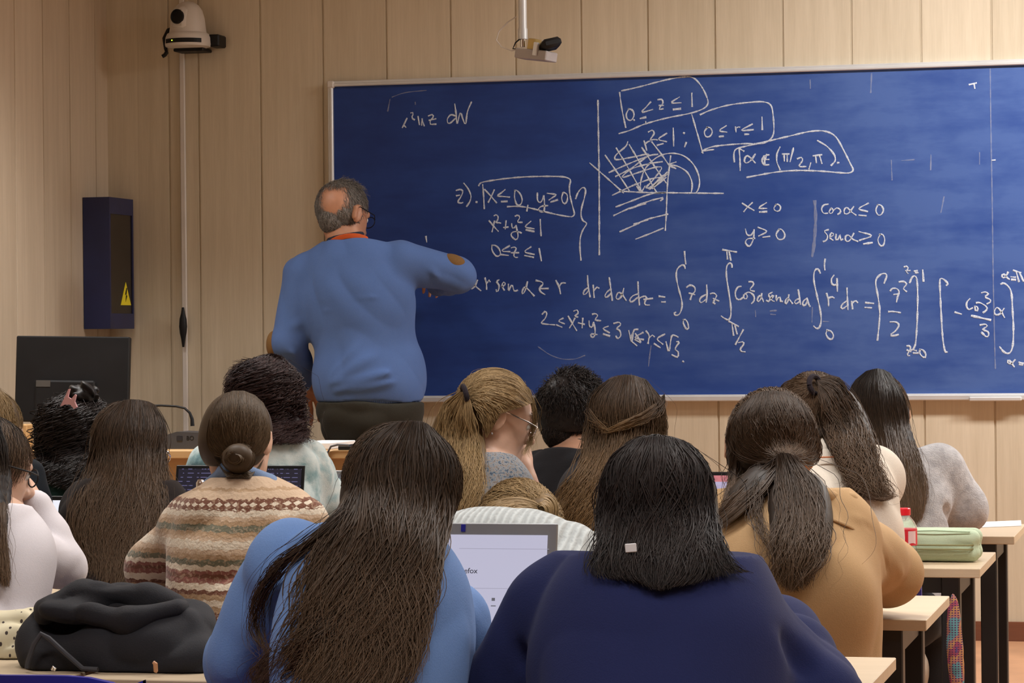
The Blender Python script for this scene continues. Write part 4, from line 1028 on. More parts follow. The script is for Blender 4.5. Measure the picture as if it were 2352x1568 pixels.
# papers, black folder, grey device, cable on the table
def sheet(name, pxs, y0, y1, z, th, m, label, cat, rot=0.):
    """a flat pad with near-edge pixels"""
    a = at(pxs[0], 1000, y0)[0]; b = at(pxs[1], 1000, y0)[0]
    mb = MB(); c = np.array(((a+b)/2, (y0+y1)/2, z)); R = Rz(rot)
    mb.box((-(b-a)/2, -abs(y1-y0)/2, 0), ((b-a)/2, abs(y1-y0)/2, th), R, c, bev=min(.002, th*.3))
    return tag(mb.build(name, m), label, cat)
sheet('paper_stack', (685, 766), -1.28, -1.06, TZ, .022, M['paper'], 'stack of white paper on the teacher table beside the curly haired person', 'paper', -.1)
sheet('folder', (776, 812), -1.34, -1.16, TZ, .014, M['blackplastic'], 'closed black folder on the teacher table right of the white papers', 'folder', 0)
gd = MB(); a = at(826, 1020, -1.33)
gd.add([(a[0], -1.345, TZ), (a[0]+.12, -1.345, TZ), (a[0]+.12, -1.2, TZ), (a[0], -1.2, TZ), (a[0]+.03, -1.33, TZ+.03), (a[0]+.12, -1.33, TZ+.045), (a[0]+.12, -1.2, TZ+.045), (a[0]+.03, -1.2, TZ+.03)],
       [(0, 1, 2, 3), (4, 5, 6, 7), (0, 1, 5, 4), (1, 2, 6, 5), (2, 3, 7, 6), (3, 0, 4, 7)])
tag(gd.build('document_camera', simple('warm_grey_plastic', (.30, .28, .26), .5)), 'wedge shaped grey device at the right end of the teacher table', 'device')
tag(MB().tube([at(px, py, -1.365) for px, py in ((800, 1022), (775, 1021), (760, 1025), (752, 1040), (748, 1056), (746, 1075))], .0035, 8).build('power_cable', simple('grey_cable', (.10, .10, .11), .5), None, True), 'dark grey cable hanging over the front edge of the teacher table', 'cable')

# ------------------------------------------------------------------ student desks
DZ = .72
ROWY = {'A': (-2.404, .50), 'B': (-3.465, .51), 'C': (-4.664, .505), 'D': (-5.82, .51)}
def desk(x0, x1, row, label, panel=True):
    yf, dp = ROWY[row]; yb = yf+dp
    d = empty('desk', ((x0+x1)/2, (yf+yb)/2, 0), label, 'desk', None)
    MB().box((x0, yf, DZ-.022), (x1, yb, DZ), bev=.0015).build('tabletop', M['desk'], d)
    t = .045
    for x in (x0+.05, x1-.05-t):
        for y in (yf+.03, yb-.03-t): MB().box((x, y, 0), (x+t, y+t, DZ-.022), bev=.003).build('leg', M['black'], d)
        MB().box((x+.008, yf+.03+t, DZ-.075), (x+t-.008, yb-.03-t, DZ-.022)).build('side_rail', M['black'], d)
    for y in (yf+.042, yb-.06): MB().box((x0+.05+t, y, DZ-.062), (x1-.05-t, y+.018, DZ-.022)).build('rail', M['black'], d)
    return d
XD = 2.955
desk(XD-1.55, XD+.02, 'A', 'front row desk at the right holding loose papers and the grey sweater sleeve')
desk(XD-2.9, XD-1.57, 'A', 'front row desk between the curly haired and the glasses wearing students')
desk(XD-1.55, XD+.01, 'B', 'second row desk at the right carrying the red capped bottle and green pencil case')
desk(XD-2.9, XD-1.57, 'B', 'second row desk in front of the patterned knit sweater')
desk(XD-1.0, XD, 'C', 'third row desk at the right with the tan sleeved elbow on it')
desk(XD-2.4, XD-1.02, 'C', 'third row desk at the left under the white sleeved elbow')
desk(XD-1.3, XD+.01, 'D', 'nearest desk at the right with the navy sleeve resting on it')
desk(XD-2.65, XD-1.32, 'D', 'nearest desk at the left under the black backpack')

# chairs
def chair(x, y, label, ztop=.86, w=.42):
    c = empty('chair', (x, y, 0), label, 'chair', None)
    pr = []
    mb = MB()
    n = 15
    for i in range(n):                                   # gently dished back shell
        u = i/(n-1)*2-1
        for (k, z) in ((0, ztop-.26), (0, ztop-.02), (0, ztop)):
            pass
    vs = []; fs = []
    zs = [ztop-.27, ztop-.25, ztop-.04, ztop-.012, ztop]
    for side in (0, 1):
        for j, z in enumerate(zs):
            for i in range(n):
                u = i/(n-1)*2-1
                ww = w/2*(1-(.05 if j in (0, 4) else 0.)); zz = z-(abs(u)**6)*.03*(1 if j > 2 else -1)
                vs.append((x+u*ww, y-.0-.05*(1-u*u)+side*.012-(z-ztop)*.12, zz))
    m = len(zs)
    for s_ in (0, 1):
        for j in range(m-1):
            for i in range(n-1):
                a = s_*m*n+j*n+i; fs.append((a, a+1, a+n+1, a+n))
    o = m*n
    for i in range(n-1):
        fs.append((i, i+1, o+i+1, o+i)); a = (m-1)*n+i; fs.append((a, a+1, o+a+1, o+a))
    for j in range(m-1):
        for e_ in (0, n-1):
            a = j*n+e_; fs.append((a, a+n, o+a+n, o+a))
    MB().add(vs, fs).build('backrest', M['bluechair'], c, True)
    MB().box((x-w/2, y+.0, .41), (x+w/2, y+.38, .43), bev=.008).build('seat', M['bluechair'], c)
    for sx in (-1, 1):
        MB().tube([(x+sx*.17, y-.02, ztop-.1), (x+sx*.17, y, .47), (x+sx*.18, y-.02, 0)], .011, 8).build('leg', M['black'], c, True)
        MB().tube([(x+sx*.17, y+.36, .44), (x+sx*.18, y+.40, 0)], .011, 8).build('leg', M['black'], c, True)
    return c
q = at(120, 1556, -6.55)
chair(at(325, 1556, -6.5)[0]-.22, -6.50, 'blue plastic chair whose back edge shows at the bottom left corner', ztop=at(100, 1553, -6.55)[2], w=.44)
q = at(2010, 1350, -4.02)
chair(at(2124, 1350, -4.02)[0]-.21, -4.10, 'blue plastic chair just showing behind the tan shirt elbow', ztop=at(2090, 1310, -4.1)[2], w=.42)

# ------------------------------------------------------------------ small things on the desks
# water bottle
yb = -3.41; q = at(2077, 1290, yb); q[2] = DZ+.001; sc = scale_at(2072, yb)
bt = empty('water_bottle', q, 'clear plastic bottle with red cap and red label on the second row desk', 'bottle')
hB = (1294-1168)/sc; 
M['clear'] = None
m, nt, N, L, b = newmat('clear_plastic'); b.inputs['Base Color'].default_value = (.95, .96, .97, 1); b.inputs['Transmission Weight'].default_value = .9; b.inputs['Roughness'].default_value = .06; b.inputs['IOR'].default_value = 1.12
b.inputs['Alpha'].default_value = .55
M['clear'] = m
r_ = 30/sc; H_ = (q[2], )
topz = at(2067, 1167, yb)[2]-DZ
prof = [(r_*.72, 0), (r_*.95, .006), (r_, .016), (r_*.93, .026), (r_, .036), (r_*.93, .05), (r_*.98, .06), (r_, topz*.36), (r_, topz*.62), (r_*.97, topz*.68), (r_*.82, topz*.76), (r_*.55, topz*.83), (r_*.44, topz*.87), (r_*.44, topz*.95)]
MB().lathe(prof, q, 32).build('body', M['clear'], bt, True)
MB().lathe([(r_*.50, topz*.875), (r_*.52, topz*.88), (r_*.52, topz*.985), (r_*.46, topz), (.001, topz)], q, 32).build('cap', simple('red_cap_plastic', (.70, .01, .025), .35, var=.05), bt, True)
lbnd = MB().lathe([(r_*1.012, topz*.36), (r_*1.012, topz*.64)], q, 32).build('label_band', simple('red_label', (.62, .02, .04), .4, var=.05), bt, True)
# pale curved mark and faint text block on the label
vs = []; fs = []
for i in range(9):
    a = -1.15+i*.09
    for k in (0, 1):
        z = topz*(.40+.21*k) if k else topz*(.385+.02*math.sin(i*.4)); vs.append((q[0]+r_*1.02*math.cos(a), q[1]+r_*1.02*math.sin(a), q[2]+z))
for i in range(8): fs.append((2*i, 2*i+2, 2*i+3, 2*i+1))
MB().add(vs, fs).build('label_mark', simple('pale_label_print', (.75, .55, .56), .5), lbnd)
vs = []; fs = []
for j in range(4):
    for i in range(3):
        b0 = len(vs)
        for (a, z) in ((-1.72+i*.05, .42+j*.055), (-1.69+i*.05, .42+j*.055), (-1.69+i*.05, .45+j*.055), (-1.72+i*.05, .45+j*.055)):
            vs.append((q[0]+r_*1.02*math.cos(a), q[1]+r_*1.02*math.sin(a), q[2]+z*topz))
        fs.append((b0, b0+1, b0+2, b0+3))
MB().add(vs, fs).build('label_print', simple('pale_label_text', (.75, .5, .52), .5), lbnd)
# pencil case
yc = -3.30; a = at(2103, 1270, yc); b_ = at(2247, 1270, yc); zt = .044
pc2 = empty('pencil_case', ((a[0]+b_[0])/2-.02, yc+.06, DZ), 'pale green zipped pencil case lying on the second row desk', 'pencil case')
cx_ = (a[0]+b_[0])/2-.03; hwid = (b_[0]-a[0])/2+.03
ph = at(2180, 1222, yc)[2]-DZ+.006
prm = [C((cx_-hwid+.03, yc+.06, DZ+ph*.5), (cx_+hwid-.03, yc+.06, DZ+ph*.5), .03, .03, .02)]
prs = []
for s_ in (-1, 1):
    for t_ in (-1, 1): prs.append(C((cx_-hwid+.02, yc+.06+s_*.035, DZ+ph*(.5+.22*t_)), (cx_+hwid-.018, yc+.06+s_*.035, DZ+ph*(.5+.22*t_)), ph*.27, ph*.27, .014))
v, qd = nets(prs+[E((cx_, yc+.06, DZ+ph*.5), (hwid-.004, .058, ph*.49), None, .01)], .004)
put('body', mesh_np('body', v-world_of(pc2), qd), cloth('mint_green_fabric', (.47, .58, .42), .08, 500), pc2)
mb = MB()
for dz in (-.007, .003):
    mb.tube([(cx_-hwid+.004, yc+.02, DZ+ph*.5+dz), (cx_-hwid+.02, yc-.004, DZ+ph*.5+dz), (cx_, yc-.007, DZ+ph*.5+dz), (cx_+hwid-.02, yc-.004, DZ+ph*.5+dz), (cx_+hwid-.0, yc+.03, DZ+ph*.5+dz)], .0022, 8)
mb.build('zipper', simple('olive_zip_tape', (.22, .22, .10), .6), pc2, True)
MB().tube([(cx_-hwid+.01, yc+.005, DZ+ph*.93), (cx_, yc+.0, DZ+ph*.97), (cx_+hwid-.02, yc+.005, DZ+ph*.93)], .0018, 6).build('seam', simple('mint_piping', (.34, .48, .32), .7), pc2, True)
# papers and notebook on desk A
zA = DZ
def flat(name, quad, z, th, m, label, cat):
    P = [onz(px, py, z) for px, py in quad]
    mb = MB(); mb.add([(*p[:2], z+.0005) for p in P]+[(*p[:2], z+th) for p in P], [(0, 1, 2, 3), (4, 5, 6, 7)]+[(i, (i+1) % 4, 4+(i+1) % 4, 4+i) for i in range(4)])
    return tag(mb.build(name, m), label, cat)
flat('paper', [(2250, 1212), (2346, 1208), (2345, 1196), (2252, 1200)], DZ, .002, M['paper'], 'white sheet of paper at the right edge of the front row desk', 'paper')
flat('notebook', [(2190, 1229), (2246, 1222), (2248, 1214), (2200, 1216)], DZ, .007, M['paper'], 'small open notebook beside the grey sweater sleeve', 'notebook')
for i in range(1):
    pass
# laptops
def laptop(name_px, row, label, screen, hinge, lid, y, w=None, tilt=14, lidm=None, bezel=.016, top=None):
    """lid seen from the front (screen towards the camera): lid=(px left, px right, py top)"""
    xl = at(lid[0], lid[2], y)[0]; xr = at(lid[1], lid[2], y)[0]; zt = at((lid[0]+lid[1])/2, lid[2], y)[2]
    zc_ = DZ+.014; h = (zt-zc_)/math.cos(math.radians(tilt))
    root = empty('laptop', ((xl+xr)/2, y-.05, DZ), label, 'laptop')
    R = Rx(math.radians(-tilt)); c = np.array(((xl+xr)/2, y-h*math.sin(math.radians(tilt)), zc_)); hw_ = (xr-xl)/2
    ld = MB().box((-hw_, 0, 0), (hw_, .006, h), R, c, bev=.002).build('lid', lidm or M['laptopgrey'], root)
    scr = MB().box((-hw_+bezel, -.0016, .022), (hw_-bezel, .0004, h-bezel*1.25), R, c).build('screen', screen, ld)
    root['_s'] = scr.name
    yk = c[1]
    bs = MB().box((xl, yk-.235, DZ+.002), (xr, yk-.004, DZ+.016), bev=.003).build('base', lidm or M['laptopgrey'], root)
    MB().box((xl+.03, yk-.125, DZ+.0155), (xr-.03, yk-.03, DZ+.0175)).build('keyboard', M['blackplastic'], bs)
    del root['_s']
    MB().tube([(xl+.03, yk, DZ+.014), (xr-.03, yk, DZ+.014)], .006, 8).build('hinge', M['blackplastic'], root)
    return ld, R, c, hw_, h
def screenmat(name, col, e): return simple(name, (.05, .05, .06), .3, var=0.02, emit=(col, e))
M['scr_white'] = screenmat('pale_lilac_screen', (.50, .49, .63), .95)
yl = -5.44
lr, R_, c_, hw_, h_ = laptop('', 'D', 'silver laptop showing a browser page beside the navy sweater', M['scr_white'], None, (880, 1281, 1200), yl, tilt=12, bezel=.017)
def on_lid(px, py):   # point on the screen plane
    n = R_ @ np.array((0, -1, 0)); p = c_+n*.0022; d = ray(px, py); return CAM+d*(((p-CAM)@n)/(d@n))
M['scr_dark'] = simple('dark_screen_text', (.01, .01, .012), .4, emit=((.05, .05, .07), .4))
RT = R_ @ RF
text_mesh('screen_text', 'Firefox', .0135, on_lid(1072, 1316), RT, M['scr_dark'], lr)
mb = MB()
for (px, py, w) in ((1102, 1376, 5), (1133, 1376, 4), (1164, 1374, 4)):
    for k in range(2):
        p = on_lid(px, py+k*15); s_ = w/1370.*(1 if k == 0 else 1.5); hh_ = s_*.9 if k == 0 else .0008
        mb.box((-s_, -.0003, -hh_), (s_, .0003, hh_), R_, p)
mb.build('screen_icon', simple('grey_screen_icon', (.02, .02, .02), .4, emit=((.22, .22, .26), .5)), lr)
mb = MB()
for (x0, x1, y) in ((1047, 1268, 1260), (1085, 1190, 1351)):
    p = on_lid((x0+x1)/2, y); mb.box((-(x1-x0)/2/1370., -.0002, -.0004), ((x1-x0)/2/1370., .0002, .0004), R_, p)
mb.build('screen_rule', simple('faint_screen_rule', (.1, .1, .1), .4, emit=((.36, .35, .46), .8)), lr)
n_ = R_ @ np.array((0, -1, 0)); p = on_lid(1064, 1212); MB().box((-.004, -.0006, -.0065), (.004, .0006, .0065), R_, p, bev=.0005).build('webcam_cover', simple('blue_webcam_tab', (.01, .012, .32), .4), lr)

def screen_two(name, top, body, e, split):
    m, nt, N, L, b = newmat(name)
    tc = N.new('ShaderNodeTexCoord'); sx = N.new('ShaderNodeSeparateXYZ'); L.new(tc.outputs['Generated'], sx.inputs[0])
    r = ramp(N, [(0, body), (split, top)], 'CONSTANT'); L.new(sx.outputs[2], r.inputs[0])
    v = coords(N, L); f = noise(N, L, v, 60, 2)
    mi = N.new('ShaderNodeMixRGB'); mi.blend_type = 'MULTIPLY'; mi.inputs[0].default_value = .35; L.new(r.outputs[0], mi.inputs[1])
    rr = ramp(N, [(.4, (.5, .5, .6)), (.55, (1, 1, 1))]); L.new(f, rr.inputs[0]); L.new(rr.outputs[0], mi.inputs[2])
    L.new(mi.outputs[0], b.inputs['Emission Color']); b.inputs['Emission Strength'].default_value = e; b.inputs['Base Color'].default_value = (.03, .03, .03, 1)
    return m
laptop('', 'B', 'thin black laptop with a pink bar on its screen beyond the tan shirt', screen_two('pink_topped_page', (.75, .22, .25), (.60, .52, .75), .75, .90), None, (1535, 1790, 1083), -3.05, tilt=12, lidm=M['blackplastic'], bezel=.008)
def screen_code():
    m, nt, N, L, b = newmat('dark_editor_screen')
    tc = N.new('ShaderNodeTexCoord'); sx = N.new('ShaderNodeSeparateXYZ'); L.new(tc.outputs['Generated'], sx.inputs[0])
    s = math_(N, L, 'FRACT', math_(N, L, 'MULTIPLY', sx.outputs[2], 16.)); line = math_(N, L, 'GREATER_THAN', s, .84)
    v = coords(N, L, (60, 60, 4)); f = math_(N, L, 'GREATER_THAN', noise(N, L, v, 2, 1), .5)
    g = math_(N, L, 'MULTIPLY', line, f)
    r = ramp(N, [(0, (.006, .006, .018)), (1, (.16, .15, .32))]); L.new(g, r.inputs[0])
    L.new(r.outputs[0], b.inputs['Emission Color']); b.inputs['Emission Strength'].default_value = .8; b.inputs['Base Color'].default_value = (.01, .01, .015, 1)
    return m
lp2, R2_, c2_, hw2_, h2_ = laptop('', 'B', 'laptop with a dark editor screen half hidden by the bun haired student', screen_code(), None, (405, 700, 1068), -3.02, tilt=12, lidm=M['blackplastic'], bezel=.008)
MB().box((-hw2_+.008, -.0022, .018), (hw2_-.008, -.0016, h2_*.63), R2_, c2_).build('task_panel', screenmat('lilac_task_panel', (.40, .36, .62), .7), lp2)
laptop('', 'B', 'laptop with a bright white screen beside the raised white sleeve', screenmat('bright_page', (.85, .86, .95), 1.0), None, (-60, 165, 1138), -3.02, tilt=12, lidm=M['blackplastic'], bezel=.010)
laptop('', 'A', 'grey laptop whose corner shows beside the tie dyed sleeve', screenmat('dim_grey_screen', (.2, .2, .22), .5), None, (757, 960, 1080), -2.10, tilt=10, lidm=M['laptopgrey'], bezel=.010)
# steel flask beside the patterned sweater
yq = -4.36; q = at(467, 1130, yq); q[2] = DZ+.001; zt_ = at(467, 1102, yq)[2]-DZ
fl = empty('steel_flask', q, 'narrow shiny steel flask standing beyond the patterned sweater shoulder', 'flask')
MB().lathe([(.010, 0), (.0125, .004), (.0125, zt_*.86), (.010, zt_*.9)], q+np.array((-.006, 0, 0)), 20).build('body', M['chrome'], fl, True)
MB().lathe([(.0105, zt_*.885), (.0105, zt_*.97), (.006, zt_)], q+np.array((-.006, 0, 0)), 20).build('cap', M['chrome'], fl, True)
MB().lathe([(.008, zt_*.3), (.0085, zt_*.95), (.004, zt_*.985)], q+np.array((.016, 0, 0)), 16).build('side_tube', M['chrome'], fl, True)

# black backpack lying on desk D
yk = -5.62
Bp = lambda px, py, y: at(px, py, y)
bpk = empty('backpack', at(260, 1540, yk), 'large black backpack lying on the nearest desk at the bottom left', 'backpack')
prs = [C(Bp(130, 1475, yk), Bp(400, 1490, yk), .052, .05, .06), C(Bp(110, 1510, yk-.08), Bp(440, 1520, yk-.08), .036, .038, .05),
       C(Bp(160, 1410, yk+.02), Bp(370, 1415, yk+.03), .040, .036, .05), C(Bp(240, 1390, yk+.04), Bp(330, 1400, yk+.04), .028, .026, .05),
       C(Bp(90, 1440, yk-.02), Bp(85, 1520, yk-.06), .022, .024, .04), C(Bp(440, 1450, yk+.02), Bp(470, 1520, yk-.02), .035, .03, .05), C(Bp(280, 1470, yk-.05), Bp(430, 1450, yk-.03), .045, .04, .05)]
fo = folds([(Bp(120, 1412, yk-.09), Bp(300, 1440, yk-.12), .012, -.014), (Bp(300, 1440, yk-.12), Bp(400, 1405, yk-.08), .012, -.014), (Bp(255, 1450, yk-.16), Bp(330, 1380, yk-.05), .010, -.010), (Bp(245, 1500, yk-.16), Bp(320, 1445, yk-.14), .008, -.012), (Bp(370, 1500, yk-.16), Bp(450, 1475, yk-.12), .012, -.012)])
v, qd = nets(prs, .005, disp=both(wrinkle(5, .006, 22), fo))
M['nylon'] = cloth('black_nylon', (.020, .020, .024), .2, 420, .75, .2, .1)
zmin = DZ+.002; v[:, 2] = np.maximum(v[:, 2], zmin)
put('body', mesh_np('body', v-world_of(bpk), qd), M['nylon'], bpk)
put('top_flap', mesh_np('top_flap', *[(a-world_of(bpk)) if i == 0 else a for i, a in enumerate(nets([C(Bp(105, 1375+25, yk-.045), Bp(200, 1372, yk-.02), .022, .026, .03), C(Bp(200, 1372, yk-.02), Bp(330, 1372, yk-.01), .026, .022, .03), C(Bp(330, 1378, yk-.01), Bp(415, 1390, yk-.01), .022, .014, .03), C(Bp(110, 1402, yk-.08), Bp(300, 1425, yk-.09), .016, .018, .04), C(Bp(300, 1425, yk-.09), Bp(405, 1398, yk-.05), .018, .014, .04)], .005, disp=wrinkle(9, .005, 26)))]), M['nylon'], bpk)
MB().tube([np.maximum(Bp(px, py, yk-.135), (-9, -9, DZ+.007)) for px, py in ((62, 1562), (64, 1520), (78, 1480), (95, 1455), (112, 1465), (150, 1500), (190, 1535), (225, 1560))], .0045, 8).build('strap', simple('grey_black_webbing', (.05, .05, .058), .8), bpk, True)
zp = MB().tube([np.maximum(Bp(px, py, yk-.155), (-9, -9, DZ+.007)) for px, py in ((352, 1520), (357, 1524), (358, 1540), (357, 1566))], [.003, .0042, .004, .003], 8).build('zipper_pull', simple('copper_cord', (.50, .25, .12), .4), bpk, True)
MB().tube([np.maximum(Bp(px, py, yk-.155), (-9, -9, DZ+.007)) for px, py in ((119, 1538), (123, 1530), (127, 1534), (124, 1542))], .0025, 8).build('zipper_slider', M['chrome'], bpk, True)
# cream pouch with dark dashes at the left edge
def dashes():
    m, nt, N, L, b = newmat('cream_dash_print'); v = coords(N, L, (45, 45, 26))
    vo = N.new('ShaderNodeTexVoronoi'); vo.inputs['Scale'].default_value = 1.6; vo.inputs['Randomness'].default_value = 1; L.new(v, vo.inputs['Vector'])
    r = ramp(N, [(.0, (.05, .035, .03)), (.20, (.05, .035, .03)), (.24, (.66, .60, .42))]); L.new(vo.outputs['Distance'], r.inputs[0]); L.new(r.outputs[0], b.inputs['Base Color']); b.inputs['Roughness'].default_value = .85
    return m
yv = -5.53
v, qd = nets([C(at(-40, 1440, yv), at(55, 1440, yv+.02), .028, .026, .04), C(at(-40, 1500, yv-.03), at(50, 1500, yv-.02), .040, .034, .04), C(at(60, 1415, yv+.03), at(85, 1425, yv+.04), .012, .010, .03)], .004, disp=wrinkle(3, .006, 40))
v[:, 2] = np.maximum(v[:, 2], DZ+.002)
tag(put('fabric_pouch', mesh_np('fabric_pouch', v-v.mean(0), qd), dashes(), None, tuple(v.mean(0))), 'cream fabric pouch printed with small dark dashes left of the backpack', 'pouch')
# pencil and card on desk C
tag(MB().tube([at(338, 1354, -4.52), at(372, 1370, -4.60)], .0035, 7).build('pencil', simple('tan_pencil', (.62, .44, .26), .5), None), 'light tan pencil sticking up behind the black backpack', 'pencil')
cb = at(62, 1392, -4.50)
cdr = empty('sticker_card', (cb[0], cb[1], DZ), 'small white card with a dark blue oval behind the backpack', 'card')
zc1 = at(62, 1376, -4.50)[2]; 
pts = [(40, 1400), (86, 1400), (70, 1386), (62, 1376), (52, 1385)]
MB().add([at(px, py, -4.50) for px, py in pts]+[at(px, py, -4.497) for px, py in pts], [tuple(range(5)), (9, 8, 7, 6, 5)]+[(i, (i+1) % 5, 5+(i+1) % 5, 5+i) for i in range(5)]).build('card', M['paper'], cdr)
MB().lathe([(.0085, 0), (.0085, .0015), (.001, .002)], at(64, 1393, -4.503), 16, np.array([[1.2, 0, 0], [0, 0, -1.], [0, .55, 0]])).build('oval', M['navyblue'], cdr)
# woven bag hanging under desk B
def wovenmat():
    m, nt, N, L, b = newmat('multicolour_woven'); 
    tc = N.new('ShaderNodeTexCoord'); sx = N.new('ShaderNodeSeparateXYZ'); L.new(tc.outputs['Object'], sx.inputs[0])
    v = coords(N, L, (14, 14, 9)); f = noise(N, L, v, 2.4, 1)
    r = ramp(N, [(.30, (.12, .32, .36)), (.42, (.42, .18, .14)), (.5, (.50, .26, .10)), (.58, (.34, .07, .12)), (.68, (.12, .07, .22))], 'CONSTANT'); L.new(f, r.inputs[0])
    s = math_(N, L, 'GREATER_THAN', math_(N, L, 'SINE', math_(N, L, 'MULTIPLY', sx.outputs[2], 1100.)), -.1)
    s2 = math_(N, L, 'GREATER_THAN', math_(N, L, 'SINE', math_(N, L, 'MULTIPLY', sx.outputs[0], 900.)), -.2)
    mi = N.new('ShaderNodeMixRGB'); L.new(math_(N, L, 'MULTIPLY', s, s2), mi.inputs[0]); L.new(r.outputs[0], mi.inputs[1]); mi.inputs[2].default_value = (.09, .03, .10, 1)
    L.new(mi.outputs[0], b.inputs['Base Color']); b.inputs['Roughness'].default_value = .9; return m
yw = -3.50
v, qd = nets([E((at(2190+q_, 1360+w_*.5, yw)+at(2190+q_, 1360+w_*.5, yw))/2, (.014, .010, .075), None, .012) for q_, w_ in ((0, 150), (1, 200), (3, 260), (4, 320), (9, 370))], .003, disp=wrinkle(31, .0012, 60))
tag(put('woven_scarf', mesh_np('woven_scarf', v-v.mean(0), qd), wovenmat(), None, tuple(v.mean(0))), 'multicoloured woven scarf hanging down beside the black desk leg', 'scarf')
# ------------------------------------------------------------------ people: materials
H_ = {}
H_['darkbrown'] = hairmat('dark_brown_hair', (.012, .008, .006), (.055, .036, .026))
H_['nearblack'] = hairmat('near_black_hair', (.008, .006, .006), (.038, .028, .026))
H_['brown'] = hairmat('mid_brown_hair', (.014, .0095, .007), (.078, .048, .030), (.15, .090, .050), .65)
H_['ombre'] = hairmat('dark_hair_with_lighter_ends', (.008, .006, .006), (.030, .023, .020), (.21, .13, .075), .85)
H_['gold'] = hairmat('brown_hair_with_golden_ends', (.014, .0095, .007), (.075, .046, .029), (.24, .14, .06), .8)
H_['lightbrown'] = hairmat('light_brown_hair', (.030, .018, .010), (.125, .082, .045), (.16, .10, .05), .4)
H_['blonde'] = hairmat('dark_blonde_hair', (.06, .034, .014), (.36, .24, .115), (.42, .29, .14), .5)
H_['red'] = hairmat('red_black_curly_hair', (.010, .006, .007), (.055, .030, .030), (.07, .03, .025), .4)
H_['grey'] = hairmat('grey_brown_short_hair', (.055, .046, .040), (.33, .30, .27), None)
M['trs'] = cloth('charcoal_trousers', (.03, .03, .034))
M['denim'] = cloth('blue_denim', (.06, .10, .20), .2)

def knit():
    m, nt, N, L, b = newmat('patterned_knit')
    tc = N.new('ShaderNodeTexCoord'); sx = N.new('ShaderNodeSeparateXYZ'); L.new(tc.outputs['Object'], sx.inputs[0])
    zig = math_(N, L, 'ABSOLUTE', math_(N, L, 'SUBTRACT', math_(N, L, 'FRACT', math_(N, L, 'MULTIPLY', sx.outputs[0], 38.)), .5))
    v = coords(N, L); nz = noise(N, L, v, 9, 2); nf = noise(N, L, v, 130, 2)
    z = math_(N, L, 'ADD', sx.outputs[2], math_(N, L, 'MULTIPLY', zig, .006))
    z = math_(N, L, 'ADD', z, math_(N, L, 'MULTIPLY', math_(N, L, 'SUBTRACT', nz, .5), .012))
    z = math_(N, L, 'ADD', z, math_(N, L, 'MULTIPLY', math_(N, L, 'SUBTRACT', nf, .5), .009))
    t = N.new('ShaderNodeMapRange'); t.inputs[1].default_value = .65; t.inputs[2].default_value = 1.0; L.new(z, t.inputs[0])
    cr, tn, br, gn, rd, lt = (.60, .52, .41), (.36, .24, .14), (.145, .058, .034), (.15, .145, .10), (.23, .09, .07), (.48, .35, .24)
    r = ramp(N, [(0, cr), (.05, tn), (.10, cr), (.13, br), (.16, cr), (.20, br), (.305, tn), (.335, cr), (.371, tn), (.40, br), (.425, cr), (.463, rd), (.49, br), (.51, rd), (.528, cr), (.556, gn), (.588, tn), (.615, lt), (.643, cr), (.69, lt), (.71, tn), (.735, gn), (.77, tn), (.80, lt), (.818, cr), (.849, br), (.912, lt), (.955, tn), (.97, lt)], 'CONSTANT')
    L.new(t.outputs[0], r.inputs[0])
    def between(lo, hi):
        return math_(N, L, 'MULTIPLY', math_(N, L, 'GREATER_THAN', t.outputs[0], lo), math_(N, L, 'LESS_THAN', t.outputs[0], hi))
    zz = math_(N, L, 'ABSOLUTE', math_(N, L, 'SUBTRACT', math_(N, L, 'FRACT', math_(N, L, 'MULTIPLY', sx.outputs[2], 85.)), .5))
    xx = math_(N, L, 'ABSOLUTE', math_(N, L, 'SUBTRACT', math_(N, L, 'FRACT', math_(N, L, 'MULTIPLY', sx.outputs[0], 58.)), .5))
    tri = math_(N, L, 'LESS_THAN', math_(N, L, 'ADD', math_(N, L, 'ADD', zz, xx), math_(N, L, 'MULTIPLY', math_(N, L, 'SUBTRACT', nf, .5), .5)), .40)
    msk = math_(N, L, 'MULTIPLY', tri, math_(N, L, 'MAXIMUM', between(.856, .905), between(.215, .295)))
    m0 = N.new('ShaderNodeMixRGB'); L.new(msk, m0.inputs[0]); L.new(r.outputs[0], m0.inputs[1]); m0.inputs[2].default_value = (*cr, 1)
    mi = N.new('ShaderNodeMixRGB'); mi.inputs[2].default_value = (*lt, 1); L.new(m0.outputs[0], mi.inputs[1])
    ck = math_(N, L, 'GREATER_THAN', nf, .56); L.new(math_(N, L, 'MULTIPLY', ck, .35), mi.inputs[0])
    L.new(mi.outputs[0], b.inputs['Base Color']); b.inputs['Roughness'].default_value = .95; b.inputs['Specular IOR Level'].default_value = .1
    b.inputs['Sheen Weight'].default_value = .2
    bump(N, L, b, nf, .5, .004); return m
def mottled(name, cols, sc=7., fine=.3, detail=4, wv=350):
    m, nt, N, L, b = newmat(name); v = coords(N, L); f = noise(N, L, v, sc, detail, .6)
    n = len(cols); r = ramp(N, [(.32+.36*i/(n-1), c) for i, c in enumerate(cols)]); L.new(f, r.inputs[0]); L.new(r.outputs[0], b.inputs['Base Color'])
    b.inputs['Roughness'].default_value = .92; b.inputs['Specular IOR Level'].default_value = .15; b.inputs['Sheen Weight'].default_value = .2
    bump(N, L, b, noise(N, L, v, wv, 1), fine, .003); return m
